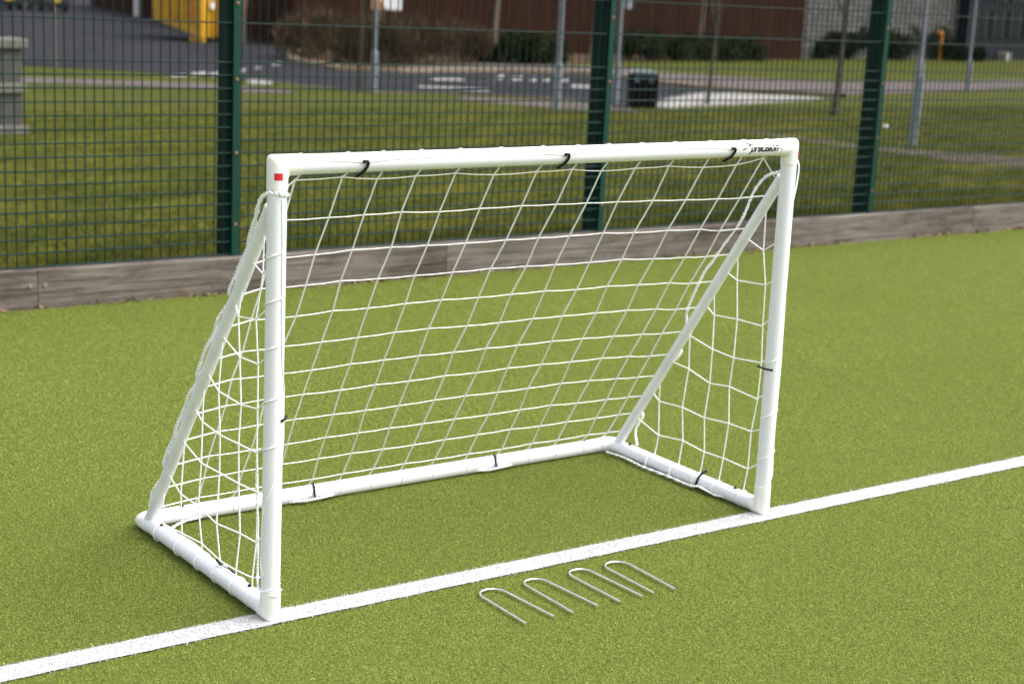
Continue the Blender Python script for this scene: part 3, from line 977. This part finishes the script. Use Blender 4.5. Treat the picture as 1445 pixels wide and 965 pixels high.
# ================================================================== four ground pegs
pegs = [((0.558, -0.383), (0.565, -0.150), (0.644, -0.150), (0.652, -0.382), 'steel U peg lying nearest the left goal post, first of the row', ),
        ((0.715, -0.387), (0.722, -0.146), (0.794, -0.146), (0.805, -0.382), 'steel U peg second from the left in the row on the turf'),
        ((0.879, -0.390), (0.883, -0.148), (0.958, -0.150), (0.959, -0.390), 'steel U peg third from the left in the row on the turf'),
        ((1.006, -0.385), (1.013, -0.152), (1.094, -0.155), (1.078, -0.393), 'steel U peg at the right end of the row, its legs closing inward')]
for a, b, c, d, lab in pegs:
    a, b, c, d = [Vector((*q, 0.0085)) for q in (a, b, c, d)]
    mdl = (b+c)/2
    rr = (c-b).length/2
    ex = (c-b).normalized(); ey = Vector((-ex.y, ex.x, 0))
    b2 = b-ey*rr*0.55; c2 = c-ey*rr*0.55; mm_ = mdl-ey*rr*0.55
    arc = [mm_-ex*math.cos(t)*rr+ey*math.sin(t)*rr for t in [PI*k/14 for k in range(15)]]
    bm = bmesh.new()
    pts = [a]+arc+[d]
    org = Vector((mdl.x, mdl.y, 0))
    pts = [p-org+Vector((0, 0, random.uniform(-0.0006, 0.0006))) for p in pts]
    rings(bm, pts, 0.0031, 10)
    o = obj('ground_peg', bm, M['steel'], None, True)
    o.location = org
    tag(o, lab, 'peg', 'steel ground pegs laid out on the turf')

# ================================================================== things behind the fence
def lamp_column(px, py, rb, rp, hb, label, h=6.0, lean=0.0):
    p = G(px, py)
    root = empty('lamp_column', p)
    tag(root, label, 'lamp column', 'grey lamp columns by the road')
    bm = bmesh.new()
    rings(bm, [(0, 0, -0.1), (0, 0, hb-0.06), (0, 0, hb)], [rb, rb, rp], 16)
    b_ = obj('column_base', bm, M['galv'], root, True)
    bm = bmesh.new()
    box(bm, (-rb*0.55, -rb-0.012, 0.35), (rb*0.55, -rb*0.75, 0.95), None, 0.004, 1)
    obj('access_door', bm, M['galv'], b_)
    bm = bmesh.new()
    rings(bm, [(0, 0, hb), (0, 0, h)], [rp, rp*0.75], 14)
    obj('shaft', bm, M['galv'], root, True)
    bm = bmesh.new()
    box(bm, (-0.12, -0.55, h-0.03), (0.12, 0.06, h+0.08), None, 0.03, 2)
    obj('lamp_head', bm, M['galv'], root)
    return root
lamp_column(527, 130.5, 0.095, 0.055, 1.15, 'grey lamp column beside the white and orange sign')
lamp_column(785, 154, 0.080, 0.055, 0.98, 'grey lamp column left of the middle fence post, before the white road dashes')
c = lamp_column(868, 147, 0.080, 0.055, 0.92, 'grey lamp column behind the middle fence post, carrying a small grey plate')
bm = bmesh.new()
box(bm, (0.10, -0.03, 2.25), (0.36, 0.0, 3.0), None, 0.01, 1)
obj('plate', bm, M['galv'], c)
lamp_column(1287, 207, 0.056, 0.034, 1.16, 'grey lamp column just right of the right fence post, nearest of the columns', 5.0)
lamp_column(1364, 130, 0.10, 0.060, 1.22, 'slim grey lamp column in front of the dark blue grey building')

# litter bin
p = G(905, 153)
bn = empty('litter_bin', p, R(-37))
tag(bn, 'square black litter bin with grey lid beside the road', 'litter bin')
w_ = 0.31
bm = bmesh.new()
prism(bm, [(-w_*0.94, 0.0), (w_*0.94, 0.0), (w_, 0.56), (-w_, 0.56)], -w_, w_)
obj('bin_body', bm, M['binblack'], bn)
for sx in (-1, 1):
    for sy in (-1, 1):
        bm = bmesh.new()
        box(bm, (min(sx*w_, sx*(w_-0.06)), min(sy*w_, sy*(w_-0.06)), 0.562), (max(sx*w_, sx*(w_-0.06)), max(sy*w_, sy*(w_-0.06)), 0.755))
        obj('corner_pillar', bm, M['binblack'], bn)
bm = bmesh.new()
box(bm, (-w_+0.065, -w_+0.04, 0.565), (w_-0.065, w_-0.04, 0.753))
hb = obj('opening_panel', bm, M['binblack'], bn)
bm = bmesh.new()
box(bm, (-0.05, -w_+0.03, 0.585), (0.06, -w_+0.037, 0.735))
obj('bin_opening', bm, M['binhole'], hb)
for x in (-0.15, 0.17):
    bm = bmesh.new()
    prism(bm, [(x-0.05, 0.59), (x+0.05, 0.59), (x+0.03, 0.67), (x+0.012, 0.735), (x-0.012, 0.735), (x-0.03, 0.67)], -w_+0.028, -w_+0.036)
    obj('pale_pictogram', bm, M['galv'], hb)
bm = bmesh.new()
prism(bm, [(-w_*1.05, 0.758), (w_*1.05, 0.758), (w_*1.05, 0.79), (w_*0.75, 0.83), (-w_*0.75, 0.83), (-w_*1.05, 0.79)], -w_*1.05, w_*1.05)
obj('bin_lid', bm, M['bingrey'], bn)

# brown clad wall behind the beds
def clad_wall(pa, pb, h, label, thick=0.25):
    a, b = G(*pa), G(*pb)
    d = b-a; L = d.length
    root = empty('clad_wall', a, math.atan2(d.y, d.x))
    tag(root, label, 'wall', 'brown clad walls')
    bm = bmesh.new()
    pitch = 0.30
    prof = []
    x = 0.0
    while x < L:
        prof += [(x, -0.03), (x+0.22, -0.03), (x+0.22, 0.0), (x+pitch-0.003, 0.0)]
        x += pitch
    prof += [(x, thick), (0, thick)]
    A = [bm.verts.new((p_[0], p_[1], -0.2)) for p_ in prof]
    B = [bm.verts.new((p_[0], p_[1], h)) for p_ in prof]
    n_ = len(prof)
    for i in range(n_): bm.faces.new((A[i], A[(i+1) % n_], B[(i+1) % n_], B[i]))
    bm.faces.new(B)
    bmesh.ops.recalc_face_normals(bm, faces=bm.faces[:])
    obj('ribbed_cladding', bm, M['cladding'], root)
    bm = bmesh.new()
    box(bm, (0, -0.09, h+0.003), (L, thick+0.04, h+0.1))
    obj('capping', bm, M['cladding'], root)
    return root
clad_wall((128, 9), (414, 66), 3.4, 'dark brown ribbed wall on the left behind the yellow skip')
clad_wall((416, 67), (1127, 85), 3.4, 'long dark brown ribbed wall behind the shrub bed in the middle')
# stone building and dark office facade at the right
def building(pa, pb, h, mt, name, label, depth=9.0):
    a, b = G(*pa), G(*pb)
    d = b-a; L = d.length
    root = empty(name, a, math.atan2(d.y, d.x))
    tag(root, label, 'building')
    bm = bmesh.new()
    box(bm, (0, 0, -0.3), (L, depth, h))
    obj('wall', bm, mt, root)
    return root, L
r_, L = building((1126, 84), (1358, 85), 6.0, M['blocks'], 'stone_building', 'grey building of rough stone blocks behind the dark bushes')
bm = bmesh.new()
box(bm, (-0.1, -0.15, 6.003), (L+0.0, 9.1, 6.25))
obj('roof_edge', bm, M['steelblue'], r_)
r_, L = building((1360, 86), (1620, 84), 6.0, M['steelblue'], 'office_building', 'dark blue grey panelled building with dark windows at the far right')
for k in range(4):
    for z0 in (1.35, 3.6):
        bm = bmesh.new()
        x0 = 0.85+k*2.7
        for q in ((x0, z0, x0+2.4, z0+0.07), (x0, z0+1.7, x0+2.4, z0+1.77), (x0, z0+0.07, x0+0.07, z0+1.7), (x0+2.33, z0+0.07, x0+2.4, z0+1.7), (x0+1.15, z0+0.07, x0+1.22, z0+1.7)):
            box(bm, (q[0], -0.06, q[1]), (q[2], -0.003, q[3]))
        wn = obj('window', bm, M['steelblue'], r_)
        bm = bmesh.new()
        box(bm, (x0+0.07, -0.03, z0+0.07), (x0+2.33, -0.004, z0+1.7))
        obj('pane', bm, M['glass'], wn)
# orange bent pipe and pale block in front of the stone building
p = G(1326, 86)
o = bmesh.new()
rings(o, catmull([(0, 0, -0.05), (0, 0, 1.0), (0, 0, 1.46), (-0.07, 0, 1.62), (-0.22, 0, 1.64), (-0.30, 0, 1.56)], 5), 0.13, 14)
o = obj('vent_pipe', o, M['orange'], None, True)
o.location = p+Vector((0.1, 0.15, 0))
tag(o, 'orange bent vent pipe standing against the grey stone building', 'pipe')
p = G(1416, 86)
bm = bmesh.new()
box(bm, (-0.55, -0.3, -0.1), (0.55, 0.3, 0.5), Matrix.Rotation(R(20), 4, 'Z'), 0.05, 2)
o = obj('stone_block', bm, M['stone'])
o.location = p
tag(o, 'pale stone block on the grass before the blue grey building', 'stone block')

# shrubs
def shrub(px, py, wdt, hgt, dep, cols, label, n=1500, leaf=(0.05, 0.10), twig=False, group=None, name='shrub'):
    p = G(px, py)
    rr = np.random.default_rng(int(px*7+py))
    nb = 9
    cx = np.linspace(-0.5, 0.5, nb)*wdt*0.85+rr.uniform(-.1, .1, nb)*wdt; cy = rr.uniform(-0.5, 0.5, nb)*dep*0.7; cz = rr.uniform(0.22, 0.72, nb)*hgt
    rad = rr.uniform(0.24, 0.40, nb)*min(wdt, hgt*1.2)
    k = rr.integers(0, nb, n)
    v = rr.normal(0, 1, (n, 3)); v /= np.linalg.norm(v, axis=1)[:, None]
    q = v*(rr.random((n, 1))**0.4)*rad[k][:, None]
    base = np.stack([cx[k], cy[k], cz[k]], 1)+q
    base[:, 2] = np.clip(base[:, 2], 0.02, hgt*1.02)
    if twig:
        d = v*0.55+np.array([[0, 0, 0.9]]); d /= np.linalg.norm(d, axis=1)[:, None]
        L_ = rr.uniform(0.2, 0.5, n)[:, None]; W_ = rr.uniform(0.018, 0.05, n)[:, None]
    else:
        d = v+rr.normal(0, 0.6, (n, 3)); d /= np.linalg.norm(d, axis=1)[:, None]
        L_ = rr.uniform(leaf[0], leaf[1], n)[:, None]*2; W_ = L_*0.6
    s = np.cross(d, rr.normal(0, 1, (n, 3))); s /= np.linalg.norm(s, axis=1)[:, None]
    V = np.stack([base, base+d*L_*0.5+s*W_*0.5, base+d*L_, base+d*L_*0.5-s*W_*0.5], 1)
    V[:, :, 2] = np.maximum(V[:, :, 2], 0.0)
    t = rr.random((n, 1))
    c = np.array([cols[0]])*(1-t)+np.array([cols[1]])*t
    root = empty(name, p)
    tag(root, label, 'shrub', group)
    f = tri_mesh('foliage' if not twig else 'twigs', V, c*rr.uniform(0.6, 1.3, (n, 1)), M['leaf'], None, 4)
    f.parent = root
    bm = bmesh.new()
    for b in range(5):
        i = rr.integers(0, nb)
        rings(bm, [(0, 0, -0.05), (cx[i]*0.6, cy[i]*0.6, cz[i]*0.5), (cx[i], cy[i], cz[i])], [0.03, 0.02, 0.008], 6)
    obj('stem', bm, M['darkbark'], root)
    return root
BR1, BR2 = (0.044, 0.027, 0.016), (0.13, 0.086, 0.052)
GR1, GR2 = (0.012, 0.018, 0.007), (0.034, 0.040, 0.016)
for px, py, w_, h_, lb in ((437, 86, 2.0, 1.75, 'bare brown shrub at the left corner of the kerbed bed'),
                           (475, 93, 2.0, 1.75, 'bare brown shrub left of the grey lamp column with the sign'),
                           (515, 94, 2.0, 1.65, 'bare brown shrub directly behind the lamp column with the sign'),
                           (560, 95, 2.1, 1.60, 'bare brown shrub right of the white and orange sign'),
                           (608, 94, 2.2, 1.50, 'bare brown shrub midway between the sign and the leaning pale trunk'),
                           (655, 91, 2.1, 1.40, 'bare brown shrub just left of the leaning pale trunk')):
    shrub(px, py-2, w_, h_, 1.7, (BR1, BR2), lb, 2600, twig=True, group='brown shrubs in the bed')
for px, py, w_, h_, lb in ((715, 90, 2.2, 1.25, 'low dark green shrub just right of the leaning pale trunk'),
                           (757, 91, 1.9, 1.15, 'low dark green shrub left of the lamp column by the road dashes'),
                           (893, 86, 2.4, 1.35, 'dark green shrub behind the black litter bin'),
                           (945, 86, 2.6, 1.30, 'dark green shrub right of the black litter bin'),
                           (1000, 86, 2.6, 1.25, 'dark green shrub behind the thin young tree with yellow foot'),
                           (1048, 86, 2.2, 1.30, 'dark green shrub at the right end of the bed by the brown wall')):
    shrub(px, py, w_, h_, 1.6, (GR1, GR2), lb, 2400, leaf=(0.06, 0.11), group='green shrubs in the bed')
for px, py, w_, h_, lb in ((1168, 84, 3.6, 1.4, 'low dark bush against the stone building near the brown wall'),
                           (1232, 84, 5.2, 1.95, 'tall dark bush behind the right fence post'),
                           (1292, 84, 4.8, 1.85, 'dark bush behind the nearest lamp column'),
                           (1350, 86, 3.6, 1.02, 'low dark bush at the corner of stone building and blue grey building'),
                           (1442, 84, 2.2, 1.6, 'dark bush at the right edge beside the pale stone block')):
    shrub(px, py, w_, h_, 1.8, (GR1, (0.034, 0.034, 0.015)), lb, 5200, leaf=(0.07, 0.12), group='dark bushes by the buildings')

# bare trees
def tree(p, h, r, bark, label, lean=(0, 0), fork=0.5, seed=1, nb=7, group='bare trees behind the fence', spread=0.45, stake=None):
    rr = random.Random(seed)
    root = empty('bare_tree', p)
    tag(root, label, 'tree', group)
    bm = bmesh.new()
    N = 8
    tr = [Vector((lean[0]*k/N*h+rr.uniform(-.02, .02)*h*0.12, lean[1]*k/N*h+rr.uniform(-.02, .02)*h*0.12, -0.05+h*k/N)) for k in range(N+1)]
    rings(bm, tr, [r*(1.15 if k == 0 else 1-0.8*k/N) for k in range(N+1)], 10)
    obj('trunk', bm, bark, root, True)
    bm = bmesh.new()
    def grow(a, d, L, rad, lev):
        pts = [a]
        q = d.copy()
        for k in range(4):
            q = (q+Vector((rr.uniform(-.2, .2), rr.uniform(-.2, .2), rr.uniform(-.02, .2)))).normalized()
            pts.append(pts[-1]+q*L/4)
        rings(bm, pts, [rad*(1-0.2*k) for k in range(5)], 5)
        if lev > 0:
            for k in range(3):
                i = rr.randint(1, 4)
                dd = (q+Vector((rr.uniform(-1, 1), rr.uniform(-1, 1), rr.uniform(-.1, .6)))*0.8).normalized()
                grow(pts[i], dd, L*rr.uniform(0.45, 0.65), rad*0.55, lev-1)
    for k in range(nb):
        f = fork+(1-fork)*rr.random()*0.9
        i = min(int(f*N), N-1)
        a = tr[i].lerp(tr[i+1], f*N-i)
        an = rr.uniform(0, 2*PI)
        d = Vector((math.cos(an)*spread, math.sin(an)*spread, 0.75)).normalized()
        grow(a, d, h*rr.uniform(0.2, 0.34), r*0.42, 2)
    obj('branches', bm, bark, root, True)
    if stake:
        bm = bmesh.new()
        rings(bm, [(0.09, -0.05, -0.1), (0.09, -0.05, stake)], 0.035, 8)
        obj('stake', bm, M['bark'], root, True)
    return root
tree(G(77, 95), 4.6, 0.045, M['bark'], 'slender pale young tree at the far left before the parked cars', fork=0.55, seed=2)
tree(G(340, 62), 6.5, 0.20, M['bark'], 'bare tree with spreading branches just right of the left fence post', lean=(0.03, 0), fork=0.10, seed=5, nb=12)
tree(G(508, 130), 4.0, 0.05, M['darkbark'], 'thin brown sapling just left of the lamp column with the sign', fork=0.5, seed=8)
tree(G(694, 88), 5.5, 0.13, M['bark'], 'leaning pale trunk in the bed between brown and green shrubs', lean=(0.07, 0.0), fork=0.6, seed=11)
tree(G(834, 88), 5.5, 0.13, M['bark'], 'leaning pale trunk just left of the middle fence post', lean=(0.07, 0.0), fork=0.6, seed=14)
tree(G(985, 84), 5.5, 0.13, M['bark'], 'pale trunk rising from the green shrubs before the brown wall', lean=(0.05, 0.0), fork=0.6, seed=17)
tree(G(998, 150), 4.2, 0.055, M['darkbark'], 'thin young bare tree standing by the white setts', lean=(0.06, 0.0), fork=0.36, seed=21, nb=10)
tree(G(1176, 165), 4.6, 0.07, M['darkbark'], 'young bare tree on the lawn just left of the right fence post', lean=(0.05, 0.0), fork=0.42, seed=23, nb=12)

# sign on a grey post
p = G(541, 90)
sg = empty('road_sign', p, R(-20))
tag(sg, 'white sign with orange left edge on a grey post above the brown shrubs', 'sign')
bm = bmesh.new()
rings(bm, [(-0.12, 0.03, -0.1), (-0.12, 0.03, 3.3)], 0.06, 12)
obj('sign_post', bm, M['galv'], sg, True)
bm = bmesh.new()
box(bm, (-0.52, -0.05, 1.98), (0.62, -0.02, 3.2), None, 0.008, 1)
pn = obj('sign_panel', bm, M['white'], sg)
bm = bmesh.new()
prism(bm, [(-0.50, 2.0), (0.02, 2.0), (-0.22, 2.40), (-0.26, 3.1), (-0.50, 3.1)], -0.058, -0.052)
obj('orange_print', bm, M['orange'], pn)

# white posts by the clad wall
for px, py, lb in ((141, 10, 'short white post at the far end of the brown wall, left of the other'), (193, 24, 'white post left of the yellow skip')):
    p = G(px, py)
    bm = bmesh.new()
    box(bm, (-0.13, -0.13, -0.1), (0.13, 0.13, 2.6), None, 0.02, 2)
    prism(bm, [(-0.16, 2.603), (0.16, 2.603), (0.10, 2.70), (-0.10, 2.70)], -0.16, 0.16)
    o = obj('gate_post', bm, M['white'])
    o.location = p
    tag(o, lb, 'post', 'white posts by the brown wall')

# yellow skip
pc = G(284, 61)
h_ = ray(216, 40); h_.z = 0; h_.normalize()
dc = pc-CAM; dc.z = 0
pl = CAM+h_*(dc.length+3.4)
pr = G(352, 57)
sk = empty('waste_skip', pc)
tag(sk, 'large yellow waste skip with red striped corner parked on the tarmac', 'skip')
Lp = (pl-pc); Lp.z = 0
Rp = (pr-pc); Rp.z = 0
Rp = Rp.normalized()*3.4
bm = bmesh.new()
H0, H1 = 0.22, 2.5
corners = [Vector((0, 0, 0)), Rp, Rp+Lp, Lp]
cen = (Rp+Lp)/2
bot = [bm.verts.new(cen+(c_-cen)*0.99+Vector((0, 0, H0+(0.62 if i_ > 1 else 0)))) for i_, c_ in enumerate(corners)]
tp = [bm.verts.new(cen+(c_-cen)*1.02+Vector((0, 0, H1))) for c_ in corners]
for i in range(4): bm.faces.new((bot[i], bot[(i+1) % 4], tp[(i+1) % 4], tp[i]))
bm.faces.new(bot[::-1])
inn = [bm.verts.new(cen+(c_-cen)*0.97+Vector((0, 0, H1))) for c_ in corners]
ib = [bm.verts.new(cen+(c_-cen)*0.93+Vector((0, 0, H0+0.1+(0.62 if i_ > 1 else 0)))) for i_, c_ in enumerate(corners)]
for i in range(4):
    bm.faces.new((tp[i], tp[(i+1) % 4], inn[(i+1) % 4], inn[i]))
    bm.faces.new((inn[i], inn[(i+1) % 4], ib[(i+1) % 4], ib[i]))
bm.faces.new(ib)
bmesh.ops.recalc_face_normals(bm, faces=bm.faces[:])
bd = obj('skip_body', bm, M['skip'], sk)
bm = bmesh.new()
for q in range(2, 6):
    for A_, B_ in ((corners[0], corners[3]), (corners[0], corners[1])):
        base_ = A_.lerp(B_, q/6)
        nrm = (base_-cen); nrm = (base_-cen)-(B_-A_).normalized()*((base_-cen).dot((B_-A_).normalized())); nrm.normalize()
        t_ = (B_-A_).normalized()
        mm = Matrix((t_, -nrm, Vector((0, 0, 1)))).transposed().to_4x4()
        mm.translation = base_
        box(bm, (-0.06, -0.12, 0.9 if A_ is corners[0] and B_ is corners[3] else 0.28), (0.06, 0.02, 2.45), mm)
obj('rib', bm, M['skip'], sk)
bm = bmesh.new()
for f in (0.12, 0.88):
    a_ = corners[0].lerp(corners[1], f)
    mm = Matrix((Rp.normalized(), Lp.normalized(), Vector((0, 0, 1)))).transposed().to_4x4()
    mm.translation = a_
    box(bm, (-0.15, 0.05, 0.0), (0.15, 1.2, 0.217), mm)
obj('skid', bm, M['skip'], sk)
mmr = Matrix((Rp.normalized(), Lp.normalized(), Vector((0, 0, 1)))).transposed().to_4x4()
nrmf = -(Lp-Rp.normalized()*Lp.dot(Rp.normalized())).normalized()
mmf = Matrix((Rp.normalized(), -nrmf, Vector((0, 0, 1)))).transposed().to_4x4()
bm = bmesh.new()
tl_ = Lp.normalized()
nl = -(Rp-tl_*Rp.dot(tl_)).normalized()
mml = Matrix((-tl_, -nl, Vector((0, 0, 1)))).transposed().to_4x4()
for k in range(6):
    z = 0.75+k*0.3
    f = [(-0.78, z), (-0.55, z+0.14), (-0.55, z+0.29), (-0.78, z+0.15)]
    v_ = [bm.verts.new(mml @ Vector((x_, -0.045-0.012*z, z_))) for x_, z_ in f]
    bm.faces.new(v_)
obj('red_stripes', bm, M['red'], sk)
bm = bmesh.new()
box(bm, (0.75, -0.13, 1.45), (1.2, -0.125+0.03, 1.75), mmf)
obj('white_plate', bm, M['white'], sk)
for k in (0.25, 0.75):
    bm = bmesh.new()
    a_ = Rp*k
    bmesh.ops.create_cone(bm, cap_ends=True, segments=14, radius1=0.11, radius2=0.11, depth=0.3, matrix=Matrix.Translation(a_+Lp.normalized()*0.3+Vector((0, 0, 0.11))) @ mmf @ Matrix.Rotation(R(90), 4, 'Y'))
    obj('roller', bm, M['skip_dark'], sk)

# parked cars
def car(p, rz, paint, label):
    root = empty('parked_car', p, rz)
    tag(root, label, 'car', 'dark cars parked on the tarmac')
    bm = bmesh.new()                                  # +x is forward, rear at -2.1
    prof = [(-2.1, 0.42), (-2.16, 0.62), (-2.12, 0.95), (-2.0, 1.08), (-0.9, 1.10), (0.8, 1.02), (1.75, 0.88), (2.12, 0.66), (2.12, 0.34), (1.75, 0.26), (-1.9, 0.26)]
    prism(bm, prof, -0.88, 0.88)
    bmesh.ops.bevel(bm, geom=[e for e in bm.edges], offset=0.05, segments=3, affect='EDGES')
    body = obj('body', bm, paint, root, False)
    bm = bmesh.new()
    lo_ = [(-2.02, 1.06), (-1.72, 1.50), (-1.2, 1.56), (0.0, 1.54), (0.95, 1.02)]
    A = [bm.verts.new((x, -0.80+0.14*(z-1.05)/0.5, z)) for x, z in lo_]
    B = [bm.verts.new((x, 0.80-0.14*(z-1.05)/0.5, z)) for x, z in lo_]
    n_ = len(lo_)
    for i in range(n_): bm.faces.new((A[i], A[(i+1) % n_], B[(i+1) % n_], B[i]))
    bm.faces.new(A[::-1]); bm.faces.new(B)
    bmesh.ops.recalc_face_normals(bm, faces=bm.faces[:])
    obj('windows', bm, M['glass'], root)
    bm = bmesh.new()
    box(bm, (-1.68, -0.66, 1.52), (0.1, 0.66, 1.60), None, 0.03, 2)
    obj('roof', bm, paint, root)
    for x in (-1.32, 1.30):
        for y in (-0.80, 0.80):
            bm = bmesh.new()
            bmesh.ops.create_cone(bm, cap_ends=True, segments=24, radius1=0.32, radius2=0.32, depth=0.22, matrix=Matrix.Translation((x, y, 0.32)) @ Matrix.Rotation(R(90), 4, 'X'))
            wh = obj('wheel', bm, M['tyre'], root)
            bm = bmesh.new()
            bmesh.ops.create_cone(bm, cap_ends=True, segments=16, radius1=0.2, radius2=0.17, depth=0.03, matrix=Matrix.Translation((x, y+(0.115 if y > 0 else -0.115), 0.32)) @ Matrix.Rotation(R(90), 4, 'X'))
            obj('rim', bm, M['rim'], wh)
    bm = bmesh.new()
    box(bm, (-2.185, -0.26, 0.66), (-2.14, 0.26, 0.80), None, 0.005, 1)
    obj('number_plate', bm, M['plate'], root)
    for y in (-0.72, 0.72):
        bm = bmesh.new()
        box(bm, (-2.16, y-0.12, 0.82), (-2.08, y+0.12, 1.02), None, 0.02, 2)
        obj('tail_light', bm, M['lamp'], root)
    bm = bmesh.new()
    box(bm, (-2.2, -0.84, 0.36), (-2.05, 0.84, 0.56), None, 0.03, 2)
    obj('bumper', bm, M['tyre'], root)
    return root
p = G(66, 17)
vd = math.atan2(p.y-CAM.y, p.x-CAM.x)
fwd = Vector((math.cos(vd), math.sin(vd), 0))
car(p+fwd*2.2, vd+R(17), M['carpaint'], 'dark grey car with yellow rear plate parked behind the slender tree')
p = G(2, 15)
car(p+fwd*2.4, vd+R(14), M['carblack'], 'black car at the far left edge beside the dark grey car')

# weathered stone pillar at the left edge, on the lawn
p = G(9, 189)
fr = empty('stone_pillar', p, R(8))
tag(fr, 'weathered pale stone pillar with cap and middle band at the left edge', 'pillar')
def slab(name, h, z0, z1, mt, bev=0.012):
    bm = bmesh.new()
    box(bm, (-h, -h, z0), (h, h, z1), None, bev, 2)
    for v in bm.verts: v.co += Vector((random.uniform(-.004, .004), random.uniform(-.004, .004), random.uniform(-.003, .003)))
    return obj(name, bm, mt, fr)
slab('plinth', 0.215, -0.08, 0.12, M['timber_pale'], 0.02)
slab('shaft', 0.150, 0.1235, 0.53, M['timber'])
slab('band', 0.195, 0.5335, 0.655, M['timber_pale'], 0.02)
slab('shaft', 0.150, 0.6585, 1.085, M['timber'])
slab('cap', 0.215, 1.0885, 1.215, M['timber_pale'], 0.025)
# scrap of white litter
p = G(1249, 183)
bm = bmesh.new()
bmesh.ops.create_icosphere(bm, subdivisions=2, radius=0.035)
for v in bm.verts: v.co *= random.uniform(0.7, 1.25)
o = obj('paper_scrap', bm, M['white'])
o.location = p+Vector((0, 0, 0.05))
tag(o, 'crumpled scrap of white paper on the lawn by the right fence post', 'litter')
